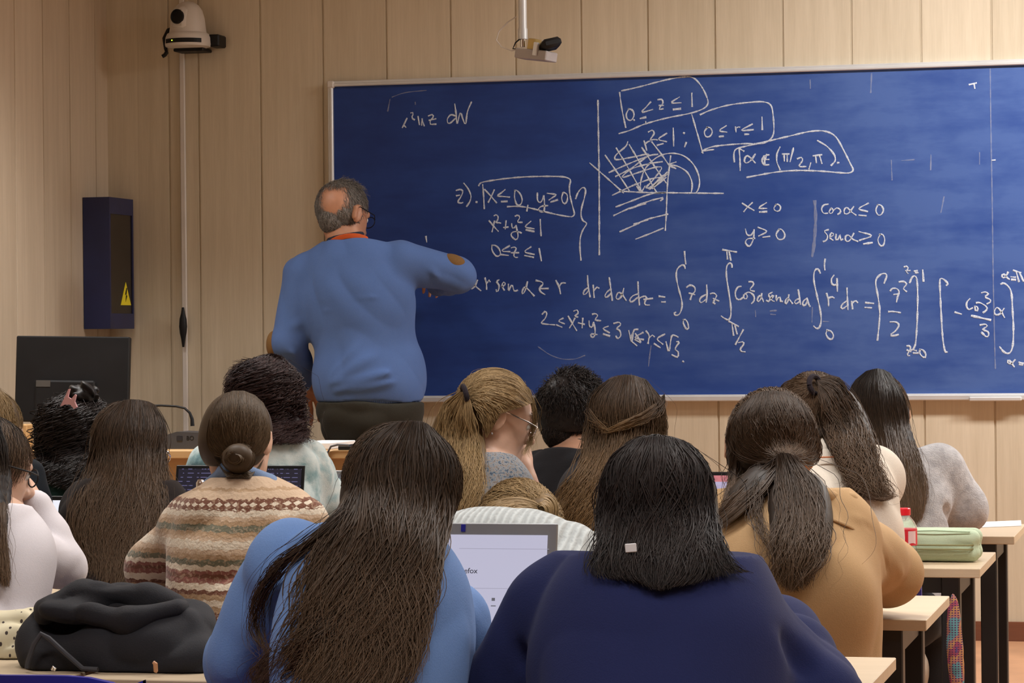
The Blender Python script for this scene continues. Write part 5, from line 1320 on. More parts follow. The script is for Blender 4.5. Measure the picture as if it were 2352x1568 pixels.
def ribknit(name, col, freq=330., axis=0):
    m, nt, N, L, b = newmat(name); tc = N.new('ShaderNodeTexCoord'); sx = N.new('ShaderNodeSeparateXYZ'); L.new(tc.outputs['Object'], sx.inputs[0])
    v = coords(N, L); nf = noise(N, L, v, 60, 2)
    s = math_(N, L, 'SINE', math_(N, L, 'MULTIPLY', math_(N, L, 'ADD', sx.outputs[axis], math_(N, L, 'MULTIPLY', nf, .006)), freq))
    r = ramp(N, [(.2, scl(col, .80)), (.8, scl(col, 1.08))]); L.new(math_(N, L, 'ADD', math_(N, L, 'MULTIPLY', s, .3), math_(N, L, 'MULTIPLY', nf, .9)), r.inputs[0]); L.new(r.outputs[0], b.inputs['Base Color'])
    b.inputs['Roughness'].default_value = .95; b.inputs['Specular IOR Level'].default_value = .1; b.inputs['Sheen Weight'].default_value = .2
    bump(N, L, b, s, .5, .003); return m

# ------------------------------------------------------------------ the teacher
YT = -.55
te = Person('person in a blue sweater with brown elbow patches writing at the blue chalkboard', (786, 478), YT, hs=1.08, yaw=-27, pitch=16, roll=-4,
            neck=(797, 566, -.03), SL=(696, 634, -.02), SR=(922, 602, 0), EL=(664, 788, -.06), WL=(690, 872, .10), ER=(1052, 632, .10), WR=(1006, 652, .33),
            hip=(852, .172+.96, -.02), bulk=1.02, chest=(.165, .115, .20), seated=False, floor=PLAT, skin=M['skin_tan'], neckr=.052,
            hands={'R': dict(d=np.array((-.25, .9, .25)), n=np.array((.3, -.2, .9)), curl=.75), 'L': dict(curl=.4)},
            back=[E(at(840, 850, YT-.01), (.165, .118, .16), None, .04), E(at(826, 715, YT-.02), (.182, .112, .20), None, .04)])
te.body()
fo = folds([(at(722, 905, YT-.17), at(880, 800, YT-.17), 0.0216, 0.0094), (at(730, 915, YT-.17), at(950, 830, YT-.16), 0.0162, 0.0103), (at(760, 880, YT-.17), at(945, 850, YT-.16), 0.0135, 0.0084),
            (at(800, 895, YT-.17), at(960, 868, YT-.15), 0.0162, 0.0094), (at(740, 880, YT-.17), at(830, 780, YT-.17), 0.0162, 0.0065), (at(735, 688, YT-.15), at(905, 680, YT-.15), 0.0081, 0.0037), (at(740, 715, YT-.15), at(820, 705, YT-.15), 0.0081, 0.0037),
            (at(884, 550, YT-.08), at(888, 600, YT-.14), 0.0135, 0.0112), (at(655, 760, YT-.1), at(690, 740, YT-.1), 0.0162, 0.0075), (at(660, 800, YT-.12), at(695, 830, YT-.1), 0.0135, 0.0094), (at(985, 615, YT-.02), at(1010, 640, YT), 0.0135, 0.0075)])
M['sweater'] = cloth('blue_fine_knit', (.072, .128, .30), .10, 420, .9, .2, .25)
hemz = at(850, 922, YT-.13)[2]
swt = te.garment('sweater', M['sweater'], .020, disp=both(wrinkle(2, .006, 11), fo), hem=hemz-.0, h=.006, neckcut=.018, extra=[E(te.P+np.array((0, -.0, -.03)), (.176, .120, .14), None, .05)])
# ribbed hem
U = te.B
hc = te.P+(te.N-te.P)*((hemz-te.P[2])/(te.N[2]-te.P[2]))
np_obj('sweater_hem', nets([E(te.P+np.array((0, -.0, -.03)), (.176, .120, .14), None, .05)]+te.torso, .006, infl=.015, cuts=[((0, 0, hemz+.012), (0, 0, 1)), ((0, 0, hemz-.030), (0, 0, -1))]), ribknit('blue_rib_hem', (.072, .128, .30), 900.), swt)
M['brownpatch'] = cloth('brown_suede_patch', (.16, .085, .03), .15, 300, .95)
def patch(name, c, rad, R, m, parent): return np_obj(name, nets([E(c, rad, R, .01)], .004), m, parent)
d = nrm(te.ER-te.SR)
patch('elbow_patch', te.ER+np.array((-.014, -.026, .044)), (.052, .042, .032), Ry(math.radians(14)), M['brownpatch'], swt)
patch('elbow_patch', te.EL+np.array((-.056, -.004, -.005)), (.026, .040, .050), np.eye(3), M['brownpatch'], swt)
np_obj('trousers', nets(te.legs+[te.torso[2], E(te.P+np.array((0, -.01, -.10)), (.186, .115, .17), None, .04)], .008, infl=.010, cuts=[((0, 0, hemz-.004), (0, 0, 1))], disp=wrinkle(12, .005, 16)), cloth('dark_olive_trousers', (.028, .026, .020), .2), te.root)
np_obj('shoes', nets(te.shoes, .008), M['shoe'], te.root)
# lanyard and dark collar
ring = [te.N+te.B@np.array((.066*math.sin(a), .066*math.cos(a)*.95, .030+.012*math.cos(a)*-1)) for a in np.linspace(0, 2*math.pi, 28)]
def band(pts, w, th, up):
    mb = MB(); vs = []; fs = []; pts = np.array(pts); n = len(pts); T = np.gradient(pts, axis=0)
    for i in range(n):
        t = nrm(T[i]); s_ = nrm(up-t*np.dot(up, t)); o = np.cross(t, s_)
        for a, b in ((-1, -1), (1, -1), (1, 1), (-1, 1)): vs.append(pts[i]+s_*w*.5*a+o*th*.5*b)
    for i in range(n-1):
        for k in range(4): fs.append((i*4+k, i*4+(k+1) % 4, (i+1)*4+(k+1) % 4, (i+1)*4+k))
    mb.add(vs, fs); return mb
lan = [at(px, py, YT+dy) for px, py, dy in ((756, 566, -.055), (766, 553, -.085), (785, 544, -.10), (810, 541, -.10), (832, 541, -.075), (842, 548, -.03), (850, 580, .10), (845, 640, .15))]
band(resample([at(px, py, YT+dy) for px, py, dy in ((740, 575, .05), (750, 566, -.05), (764, 553, -.09), (786, 544, -.104), (812, 541, -.100), (834, 545, -.07), (846, 556, 0), (835, 600, .14), (815, 680, .17))], 40), .017, .003, np.array((0, -.5, 1.))).build('lanyard', simple('orange_lanyard', (.72, .12, .02), .7, var=.05), te.root, True)
cl_ = [te.N+te.B@np.array((.060*math.sin(a), .056*math.cos(a), .034)) for a in np.linspace(0, 2*math.pi, 30)]
MB().tube(cl_, .009, 8, False).build('collar', cloth('dark_collar', (.02, .025, .04)), te.root, True)
# glasses
def glasses(p, m, temple=True):
    T = lambda q: p.H+p.R@(np.array(q)*p.s); mb = MB()
    for sg in (-1, 1):
        c = np.array((sg*.033, .103, -.022)); pts = [T(c+np.array((.024*math.cos(a)*(1), 0, .019*math.sin(a)))) for a in np.linspace(0, 2*math.pi, 18)]
        mb.tube(pts, .0016, 6, False)
        mb.tube([T((sg*.057, .102, -.015)), T((sg*.084, .07, -.012)), T((sg*.087, -.005, -.006)), T((sg*.086, -.022, -.02))], .0018, 6)
    mb.tube([T((-.009, .105, -.02)), T((0, .108, -.017)), T((.009, .105, -.02))], .0016, 6)
    return mb.build('glasses', m, p.root, True)
glasses(te, M['blackplastic']); te.eyes()
# hair: sides and back, bald crown
bald_c = nrm(te.R.T @ nrm(at(764, 452, YT-.1)-te.H))
def tmask(u):
    if u[1] > .45 and u[2] > -.1: return False
    if u[1] > .15 and u[2] < .1 : return False
    if u[2] < -.82: return False
    a = math.acos(np.clip(np.dot(u, bald_c), -1, 1)); return a > .58+.10*math.sin(9*u[0]+4*u[2])+.10*random.random()
def tflow(u): return np.array((-.15*np.sign(u[0])*0+.25, .55 if abs(u[0]) > .5 else .1, -.9))
p1 = scalp_strands(te.H, te.R, te.s, 5200, 4, tmask, tflow, .030, .0009, .006, 7, .30)
p2 = scalp_strands(te.H, te.R, te.s, 1500, 5, lambda u: math.acos(np.clip(np.dot(u, bald_c), -1, 1)) < .74 and math.acos(np.clip(np.dot(u, bald_c), -1, 1)) > .48, tflow, .024, .0004, .004, 6, .35)
p4 = scalp_strands(te.H+te.R@np.array((0, -.028, -.048)), te.R, .68, 2600, 15, lambda u: u[1] < .35 and u[2] < .35, lambda u: np.array((0, .3, -.9)), .03, .0010, .006, 7, .3)
hair_obj('hair', [p1, p2, p4, (lambda v: (v[0], v[1], base_col(v[0], .3)))(nets([E(te.H+te.R@np.array((0, -.028, -.048)), np.array((.054, .064, .060)), te.R, .02)], .004))], H_['grey'], te.root)
tf = nrm(te.R.T @ nrm(at(800, 415, YT)-te.H))
p3 = scalp_strands(te.H, te.R, te.s, 700, 6, lambda u: math.acos(np.clip(np.dot(u, tf), -1, 1)) < .45, lambda u: np.array((.9, .5, .3)), .05, .0007, .020, 8, .3)
hair_obj('hair_tuft', [p3], H_['grey'], te.root)
# chalk in the hand
hw_ = te.WR+nrm(np.array((-.25, .9, .25)))*.09
tag(MB().lathe([(.005, -.02), (.005, .02)], hw_+np.array((-.01, .02, 0)), 10, Rx(math.radians(80))).build('chalk_stick', simple('chalk_stick', (.8, .8, .78), .9)), 'short white chalk stick in the writing hand at the board', 'chalk')

# ------------------------------------------------------------------ helper for long hair
def long_hair(p, fams, m, cap=True, seed=1, capkw=None, off=.010, name='hair', coll_extra=(), depthY=None, scalp=None, core=True):
    coll = p.collider()+list(coll_extra); parts = []
    if cap:
        parts.append(p.cap(**(capkw or {}))); parts.append(p.scalp(2600, seed*13+5, **(scalp or {})))
    for i, f in enumerate(fams):
        f = dict(f); g = f.pop('g'); o = f.pop('off', off); cr = f.pop('core', core); r0 = f.pop('r0', .012); pf = f.pop('Y', depthY if depthY is not None else p.H[1]); K = f.pop('K', 22); nocoll = f.pop('free', False)
        G = drape(g, coll, pf, o, K)
        if cr: parts.append(underfill(G, r0, frac=f.pop('frac', .85)))
        f.pop('frac', None)
        parts.append(strands(G, f.pop('n', 700), seed*31+i, **f))
        # stray single hairs
        parts.append(strands(G, max(12, f.get('stray', 30)), seed*77+i, thick=f.get('thick', .012)*2.2, r=.0005, clump=2, clumpw=.1, wave=.006, fray=1.6) if 'stray' not in f else strands(G, 30, seed*77+i, thick=.03, r=.0005, clump=2))
    return hair_obj(name, parts, m, p.root)

# ------------------------------------------------------------------ first row
Y1 = -2.52
cc = Person('person with dark curly hair held by a pink claw clip, dark green top', (168, 985), Y1, hs=.95, neck=(166, 1085, -.05), SL=(85, 1135, -.06), SR=(252, 1135, -.06), EL=(70, 1220, 0), ER=(270, 1220, 0), WL=(110, 1222, .2), WR=(230, 1222, .2), hip=(165, .50, -.28))
cc.body(); cc.garment('top', cloth('bottle_green_cotton', (.008, .030, .026)), disp=wrinkle(3, .005), hem=.42); cc.trousers(M['trs'])
long_hair(cc, [dict(g=[[(140, 908), (98, 940), (82, 1010), (80, 1085)], [(152, 899), (122, 955), (112, 1030), (112, 1110)], [(170, 896), (165, 960), (158, 1040), (160, 1125)], [(190, 896), (202, 955), (208, 1030), (208, 1115)], [(215, 902), (243, 950), (252, 1015), (250, 1080)]], K=70, n=1500, thick=.030, curl=.014, cfreq=7, r=.0013, wave=.012, clump=14, clumpw=.9, r0=.020, fray=.6)], H_['nearblack'], seed=2, off=.020, scalp=dict(curl=.8, rise=.03, r=.0012))
np_obj('hair_knot', nets([E(at(190, 905, Y1-.04), (.045, .04, .032), None, .02)], .005, disp=wrinkle(8, .012, 70)), H_['nearblack'], cc.root)
def claw(c, m, parent):
    mb = MB(); ct = at(*c, Y1-.125)
    Rk = Ry(math.radians(20))
    prof = [(-.020, -.026), (-.014, .012), (-.012, .034), (-.008, .036), (-.006, .012), (.006, .010), (.012, .026), (.016, .026), (.018, .006), (.030, -.006), (.024, -.014), (.008, -.006), (-.008, -.012)]
    n = len(prof); vs = [ct+Rk@np.array((a, -.004, b)) for a, b in prof]+[ct+Rk@np.array((a, .004, b)) for a, b in prof]
    mb.add(vs, [tuple(range(n)), tuple(range(2*n-1, n-1, -1))]+[(i, (i+1) % n, n+(i+1) % n, n+i) for i in range(n)])
    return mb.build('hair_clip', m, parent)
claw((158, 922), simple('pink_clip', (.72, .40, .42), .35), cc.root)

td = Person('person with big dark curls in a pale teal tie dyed hoodie', (606, 902), Y1, hs=.95, yaw=-15, neck=(602, 1022, -.05), SL=(490, 1075, -.06), SR=(700, 1080, -.06), EL=(455, 1150, -.02), ER=(745, 1150, .0), WL=(500, 1225, .2), WR=(690, 1225, .22), hip=(600, .50, -.28), bulk=1.1)
td.body(); tdh = td.garment('hoodie', mottled('teal_tie_dye', [(.07, .16, .20), (.22, .36, .38), (.50, .60, .60), (.62, .68, .66), (.36, .50, .52)], 8.), .022, disp=wrinkle(6, .010, 16), hem=.42, neckcut=.02); td.trousers(M['trs'])
np_obj('hood', nets([E(at(600, 1030, Y1-.12), (.10, .05, .045), None, .03)], .006, disp=wrinkle(7, .006, 30)), bpy.data.materials['teal_tie_dye'], tdh)
long_hair(td, [dict(g=[[(592, 820), (548, 848), (528, 905), (520, 960), (535, 1020)], [(610, 814), (580, 865), (565, 940), (570, 1020)], [(625, 812), (622, 880), (622, 950), (628, 1020)], [(640, 816), (662, 880), (672, 950), (675, 1020)], [(648, 824), (682, 885), (690, 950), (692, 1015)]], K=70, n=1900, thick=.028, curl=.015, cfreq=7, r=.0013, wave=.014, clump=14, clumpw=.9, r0=.020, fray=.7)], H_['red'], seed=3, off=.020, scalp=dict(curl=.8, rise=.03, r=.0012))

bt_ = Person('person with short dark hair in a black tee shirt', (1312, 932), Y1, hs=.98, yaw=-18, pitch=14, roll=4, neck=(1322, 1045, -.04), SL=(1218, 1100, -.05), SR=(1432, 1105, -.05), EL=(1190, 1190, 0), ER=(1455, 1195, .02), WL=(1240, 1225, .2), WR=(1410, 1225, .2), hip=(1325, .50, -.26), neckr=.055)
bt_.body(); bt_.garment('tee_shirt', cloth('black_cotton', (.010, .010, .013)), .014, sleeves=.6, disp=wrinkle(14, .004), hem=.42); bt_.trousers(M['trs'])
MB().tube([bt_.N+bt_.B@np.array((.058*math.sin(a), .056*math.cos(a), .030+.01*math.cos(a))) for a in np.linspace(0, 2*math.pi, 26)], .0018, 6, False).build('necklace', simple('dark_chain', (.05, .045, .04), .3, .8), bt_.root, True)
def bmask(u):
    if u[1] > .35 and u[2] < .25: return False
    if abs(u[0]) > .8 and u[2] < -.15 and u[1] > -.25: return False
    return u[2] > -.9
s1 = scalp_strands(bt_.H, bt_.R, bt_.s, 3600, 9, bmask, lambda u: np.array((.5*np.sign(u[0])*abs(u[0])+.25, .3 if u[2] > .5 else -.1, -.8 if u[2] < .6 else .1)), .075, .0014, .030, 9, .28, .12)
s2 = scalp_strands(bt_.H+bt_.R@np.array((0, -.03, -.075)), bt_.R, .62, 900, 10, lambda u: u[1] < -.05 and u[2] < .2, lambda u: np.array((0, 0, -1.)), .05, .0012, .008, 7, .4, .4)
hair_obj('hair', [bt_.cap(.008, (.03, .2), -.07), s1, s2], H_['nearblack'], bt_.root)

gr = Person('person with long dark hair and lighter ends in a fuzzy grey sweater', (2014, 938), Y1, hs=.95, yaw=20, pitch=22, roll=-8, neck=(2045, 1045, -.06), SL=(1975, 1095, -.05), SR=(2150, 1095, -.07), EL=(1960, 1190, .1), ER=(2205, 1165, -.04), WL=(2040, 1212, .22), WR=(2115, 1205, .12), hip=(2010, .50, -.30), bulk=1.15)
gr.body(); gr.garment('sweater', mottled('fuzzy_grey_wool', [(.31, .31, .325), (.40, .40, .415), (.48, .48, .495)], 40., .5, 4, 240), .022, disp=both(wrinkle(16, .006, 14), folds([(at(2150, 1160, Y1-.2), at(2190, 1200, Y1-.16), .02, -.02)])), hem=.42); gr.trousers(M['trs'])
long_hair(gr, [dict(g=[[(1990, 852), (1956, 885), (1950, 940), (1965, 1010), (1990, 1090), (2020, 1160)], [(2005, 848), (1985, 900), (1990, 980), (2015, 1080), (2045, 1160), (2065, 1195)], [(2016, 846), (2022, 900), (2035, 1000), (2060, 1090), (2078, 1165), (2085, 1205)], [(2030, 849), (2055, 900), (2070, 990), (2092, 1070), (2108, 1140), (2102, 1205)], [(2045, 857), (2078, 920), (2090, 990), (2116, 1055), (2132, 1120), (2120, 1190)]], n=1900, thick=.012, r=.0009, wave=.004)], H_['ombre'], seed=6, capkw=dict(facecut=(.05, .2)))

# ------------------------------------------------------------------ second row
Y2 = -3.60
pg = Person('person with a blonde ponytail and thin glasses resting the chin on one hand', (1142, 937), Y2, hs=.93, yaw=-62, pitch=20, roll=0, neck=(1118, 1058, -.03), chest=(.125, .10, .18), SL=(1035, 1150, -.02), SR=(1140, 1160, -.02), EL=(1010, 1215, .15), ER=(1238, 1205, .20), WL=(1060, 1222, .35), WR=(1206, 1102, .12), hip=(1085, .50, -.24),
            hands={'R': dict(d=np.array((-.22, -.12, 1.)), n=np.array((.75, -.6, .2)), curl=.7, thumb=.2)}, skin=M['skin_pale'])
pg.body(.004); pg.garment('blouse', mottled('marled_blue_grey_knit', [(.03, .05, .08), (.11, .14, .18), (.24, .25, .26), (.20, .15, .12), (.06, .11, .16)], 150., .4), .012, sleeves=.45, disp=wrinkle(10, .004), hem=.42); pg.trousers(M['trs'])
glasses(pg, M['chrome']); pg.eyes()
MB().lathe([(.0005, -.003), (.003, 0), (.0005, .003)], pg.H+pg.R@np.array((.084, -.012, -.066)), 10).build('earring', M['chrome'], pg.root)
tie = (1066, 905)
long_hair(pg, [
    dict(g=[[(1216, 905), (1190, 862), (1150, 843), (1100, 850), (1070, 895)], [(1222, 925), (1180, 885), (1130, 868), (1095, 880), (1070, 903)], [(1205, 932), (1160, 912), (1120, 902), (1090, 905), (1070, 908)], [(1150, 950), (1130, 932), (1105, 918), (1072, 911)], [(1118, 1005), (1108, 970), (1090, 935), (1068, 915)]], n=1600, thick=.006, r=.0009, wave=.003, tipcut=.03, off=.012, core=False),
    dict(g=[[(1060, 898), (1020, 930), (1002, 1010), (1005, 1095), (1025, 1165)], [(1066, 902), (1040, 950), (1030, 1040), (1040, 1110), (1050, 1170)], [(1070, 905), (1068, 970), (1070, 1060), (1080, 1120), (1078, 1172)], [(1074, 908), (1092, 985), (1108, 1070), (1114, 1130), (1098, 1168)]], n=1300, thick=.022, r=.0010, wave=.008, off=.03, r0=.02),
    dict(g=[[(1212, 888), (1224, 940), (1218, 1000), (1196, 1045)], [(1218, 895), (1232, 950), (1226, 1000), (1215, 1050)]], n=26, thick=.003, r=.0007, off=.004, core=False, Y=Y2+.06)], H_['blonde'], seed=4, off=.014, capkw=dict(facecut=(.012, .3), low=-.06), scalp=dict(tie=at(1066, 905, Y2-.1)))
ptc = at(1068, 906, Y2-.10); pax = nrm(np.array((-.8, -.35, -.2))); pu = nrm(np.cross(pax, (0, 0, 1.))); pv = np.cross(pax, pu)
MB().tube([ptc+.021*(pu*math.cos(a)+pv*math.sin(a)) for a in np.linspace(0, 2*math.pi, 20)], .0065, 8, False).build('hair_tie', cloth('dark_hair_tie', (.02, .015, .02)), pg.root, True)

bd = Person('blonde person in a dark sleeve at the left edge with a hand by the face', (-34, 972), Y2, hs=.95, yaw=-40, pitch=15, neck=(-70, 1085, -.06), SL=(-195, 1135, -.04), SR=(-20, 1140, -.06), EL=(-210, 1240, 0), ER=(78, 1225, .02), WL=(-120, 1290, .2), WR=(64, 1092, .06), hip=(-130, .50, -.28),
            hands={'R': dict(d=np.array((-.55, .05, .85)), n=np.array((.45, -.8, .35)), curl=1.15, thumb=.3)}, skin=M['skin_pale'])
bd.body(.004); bd.garment('jumper', cloth('dark_slate_jumper', (.016, .020, .026)), disp=wrinkle(20, .006, 18), hem=.42); bd.trousers(M['trs']); bd.eyes()
long_hair(bd, [dict(g=[[(0, 892), (28, 930), (42, 985), (36, 1015)], [(-20, 887), (2, 940), (14, 1000), (8, 1040)], [(-45, 886), (-40, 950), (-30, 1040), (-28, 1100)], [(-75, 895), (-85, 960), (-80, 1050), (-75, 1110)]], n=900, thick=.010, r=.0010, wave=.004)], H_['blonde'], seed=7)
MB().tube([bd.WR+np.array((-.035+.011*math.cos(a), -.006, .075+.011*math.sin(a))) for a in np.linspace(0, 6.283, 14)], .002, 6, False).build('ring', M['chrome'], bd.root, True)

ln = Person('person with very long straight brown hair left of the patterned sweater', (300, 1006), Y2+.12, hs=.95, yaw=-30, pitch=18, roll=6, neck=(285, 1118, -.06), SL=(205, 1165, -.06), SR=(368, 1172, -.04), EL=(185, 1265, 0), ER=(360, 1275, .1), WL=(220, 1290, .2), WR=(330, 1290, .25), hip=(300, .50, -.30))
ln.body(); ln.garment('top', cloth('dark_brown_cotton', (.016, .011, .010)), disp=wrinkle(22, .005), hem=.42); ln.trousers(M['trs'])
long_hair(ln, [dict(g=[[(268, 928), (228, 970), (205, 1050), (172, 1130), (148, 1220), (150, 1290), (185, 1330)], [(285, 919), (250, 970), (238, 1060), (212, 1150), (198, 1240), (215, 1325)], [(300, 917), (285, 980), (282, 1070), (265, 1160), (250, 1250), (255, 1345)], [(320, 918), (325, 980), (320, 1070), (318, 1160), (305, 1250), (292, 1345)], [(340, 922), (360, 980), (352, 1060), (360, 1130), (362, 1200), (335, 1290)], [(356, 930), (384, 985), (382, 1040), (400, 1090), (422, 1125), (436, 1150)]], n=2400, thick=.018, r=.0010, wave=.008, clump=60, clumpw=.65)], H_['brown'], seed=8)
glasses(ln, M['chrome'])

Y2b = -4.82
bn = Person('person with a low bun in a brown and cream patterned knit sweater', (547, 990), Y2b, hs=.85, yaw=-4, pitch=16, neck=(548, 1132, -.04), SL=(440, 1216, -.05), SR=(672, 1210, -.05), EL=(362, 1328, .04), ER=(748, 1320, .04), WL=(388, 1340, .18), WR=(690, 1340, .25), hip=(540, .50, -.24), bulk=.95, chest=(.14, .10, .18), skin=M['skin_pale'], neckr=.046)
bn.body(.005); bn.garment('knit_sweater', knit(), .018, disp=wrinkle(24, .008, 12), hem=.56, neckcut=.028); bn.trousers(M['denim'])
np_obj('shirt_collar', nets([C(bn.N+bn.B@np.array((-.05, -.035, .012)), bn.N+bn.B@np.array((.0, -.066, .020)), .013, .016, .02), C(bn.N+bn.B@np.array((.0, -.066, .020)), bn.N+bn.B@np.array((.075, -.03, .0)), .016, .017, .02), C(bn.N+bn.B@np.array((.03, -.06, .018)), bn.N+bn.B@np.array((.085, -.045, -.012)), .012, .010, .02)], .004), cloth('pale_blue_denim', (.17, .24, .38), .15, 500), bn.root)
bunc = at(547, 1052, Y2b-.115); bunE = [E(bunc, (.032, .024, .029), None, .01)]
bun_ring = []
for i, (r0, r1) in enumerate(((.010, .008), (.022, .019), (.034, .029))):
    bun_ring.append([bunc+np.array((r0*math.sin(a+.6*i), -.022+.012*i, r1*math.cos(a+.6*i))) for a in np.linspace(0, 5.9, 22)])
hp = [bn.cap(.006, (.03, .2), -.085), bn.scalp(2000, 88, tie=at(547, 1050, Y2b-.1), jitter=.05, infl=-.005, rise=.002), (lambda v: (v[0], v[1], base_col(v[0], .3)))(nets(bunE, .004))]
G = drape([[(480, 965), (474, 1010), (490, 1045), (535, 1052)], [(497, 925), (488, 985), (508, 1035), (540, 1050)], [(515, 905), (508, 970), (522, 1025), (543, 1048)], [(535, 897), (532, 960), (538, 1020), (547, 1046)], [(560, 897), (562, 960), (558, 1020), (550, 1046)], [(585, 907), (592, 975), (578, 1030), (555, 1048)], [(605, 925), (612, 990), (590, 1038), (558, 1052)], [(618, 955), (620, 1010), (598, 1045), (560, 1056)]], bn.collider(), Y2b, .010)
hp.append(strands(G, 2200, 91, thick=.004, r=.0008, wave=.001, tipcut=.02, fray=.3))
G2 = drape([[(492, 1050), (515, 1085), (540, 1075)], [(520, 1095), (535, 1088), (548, 1075)], [(575, 1098), (565, 1085), (553, 1072)], [(605, 1055), (590, 1082), (560, 1072)]], bn.collider(), Y2b, .008)
hp.append(strands(G2, 420, 92, thick=.004, r=.0008, tipcut=.02, fray=.3))
hp.append(strands(np.array(bun_ring), 420, 93, thick=.008, r=.0012, wave=.002, tipcut=.05))
hair_obj('hair', hp, H_['lightbrown'], bn.root)

hu = Person('person with wavy half tied brown hair right of the black tee shirt', (1438, 952), Y2, hs=.95, yaw=5, pitch=14, neck=(1425, 1072, -.05), SL=(1350, 1130, -.06), SR=(1525, 1130, -.06), EL=(1345, 1230, 0), ER=(1550, 1230, 0), WL=(1370, 1275, .2), WR=(1490, 1275, .2), hip=(1462, .50, -.28))
hu.body(); hu.garment('top', cloth('dark_grey_cotton', (.03, .028, .03)), disp=wrinkle(26, .005), hem=.42); hu.trousers(M['trs'])
long_hair(hu, [dict(g=[[(1400, 872), (1362, 910), (1348, 975), (1330, 1055), (1285, 1125), (1250, 1185), (1262, 1235)], [(1420, 863), (1388, 920), (1380, 1000), (1358, 1080), (1315, 1150), (1285, 1210), (1292, 1248)], [(1436, 860), (1420, 930), (1418, 1010), (1398, 1090), (1360, 1170), (1325, 1235)], [(1456, 862), (1465, 930), (1460, 1010), (1450, 1090), (1420, 1170), (1385, 1240)], [(1480, 870), (1508, 930), (1512, 1000), (1505, 1080), (1480, 1165)], [(1492, 882), (1524, 935), (1526, 1010), (1520, 1085), (1515, 1150)]], n=2100, thick=.016, r=.0010, wave=.011, wfreq=2.5),
               dict(core=False, g=[[(1526, 905), (1485, 942), (1430, 968), (1396, 985)], [(1528, 925), (1490, 962), (1435, 985), (1398, 996)]], n=300, thick=.008, r=.0011, off=.022), dict(core=False, g=[[(1352, 935), (1372, 962), (1398, 985)], [(1352, 960), (1375, 985), (1400, 998)]], n=200, thick=.008, r=.0011, off=.022)], H_['gold'], seed=10)

cr = Person('person with a high wavy ponytail in a cream hoodie', (1868, 950), Y2, hs=.97, yaw=18, pitch=18, roll=-3, neck=(1895, 1065, -.05), SL=(1800, 1120, -.05), SR=(1985, 1118, -.04), EL=(1790, 1225, .2), ER=(1966, 1205, .20), WL=(1840, 1275, .4), WR=(1930, 1272, .42), hip=(1905, .50, -.28), bulk=1.15, knees=(0, .05), kneedrop=.04)
cr.body(); M['cream'] = cloth('cream_cotton', (.60, .54, .46), .08, 400)
crh = cr.garment('hoodie', M['cream'], .022, disp=wrinkle(28, .010, 14), hem=.42, neckcut=.025)
hoodp = [E(at(1905, 1050, Y2-.10), (.105, .055, .050), Ry(.15), .03), C(at(1850, 1040, Y2-.06), at(1955, 1035, Y2-.1), .03, .03, .03), C(at(1955, 1035, Y2-.1), at(1985, 1085, Y2-.08), .03, .025, .03)]
np_obj('hood', nets(hoodp, .005, disp=wrinkle(29, .007, 28)), M['cream'], crh)
MB().tube([at(px, py, Y2-.185) for px, py in ((1880, 1050), (1920, 1049), (1960, 1046))], .002, 6).build('hood_seam', simple('orange_stitching', (.5, .16, .06), .8), crh, True)
np_obj('trousers', nets(cr.legs+[cr.torso[2], C(at(2150, 1430, -3.25), at(2192, 1560, -3.22), .05, .055, .05)][:-1], .010, infl=.008, cuts=[((0, 0, .62), (0, 0, 1))], disp=wrinkle(71, .006, 18)), cloth('beige_trousers', (.50, .43, .34), .1), cr.root)
np_obj('shoes', nets(cr.shoes, .008), M['shoe'], cr.root)
long_hair(cr, [
    dict(g=[[(1782, 905), (1805, 875), (1845, 866), (1872, 876)], [(1790, 945), (1815, 905), (1850, 886), (1872, 880)], [(1820, 990), (1842, 935), (1862, 895), (1874, 884)], [(1870, 1010), (1878, 940), (1878, 900), (1876, 886)], [(1915, 985), (1912, 930), (1895, 895), (1878, 884)], [(1935, 940), (1925, 900), (1900, 878), (1880, 878)]], n=1500, thick=.005, r=.0009, wave=.002, tipcut=.03, core=False),
    dict(g=[[(1874, 868), (1918, 865), (1950, 905), (1985, 975), (2012, 1045), (2035, 1100), (2058, 1138)], [(1878, 876), (1910, 890), (1940, 950), (1965, 1030), (1990, 1095), (2010, 1150), (2040, 1140)], [(1880, 884), (1895, 920), (1918, 985), (1945, 1060), (1965, 1105), (1985, 1150)], [(1880, 890), (1888, 935), (1905, 1000), (1930, 1060), (1950, 1100), (1930, 1112)]], n=1500, thick=.020, r=.0010, wave=.014, wfreq=3, off=.024, r0=.018)], H_['brown'], seed=11, capkw=dict(facecut=(.05, .2)), coll_extra=hoodp, scalp=dict(tie=at(1872, 880, Y2-.1)))
ptc = at(1872, 884, Y2-.10); pax = nrm(np.array((.8, -.45, .2))); pu = nrm(np.cross(pax, (0, 0, 1.))); pv = np.cross(pax, pu)
MB().tube([ptc+.021*(pu*math.cos(a)+pv*math.sin(a)) for a in np.linspace(0, 2*math.pi, 20)], .0065, 8, False).build('hair_tie', bpy.data.materials['dark_hair_tie'], cr.root, True)

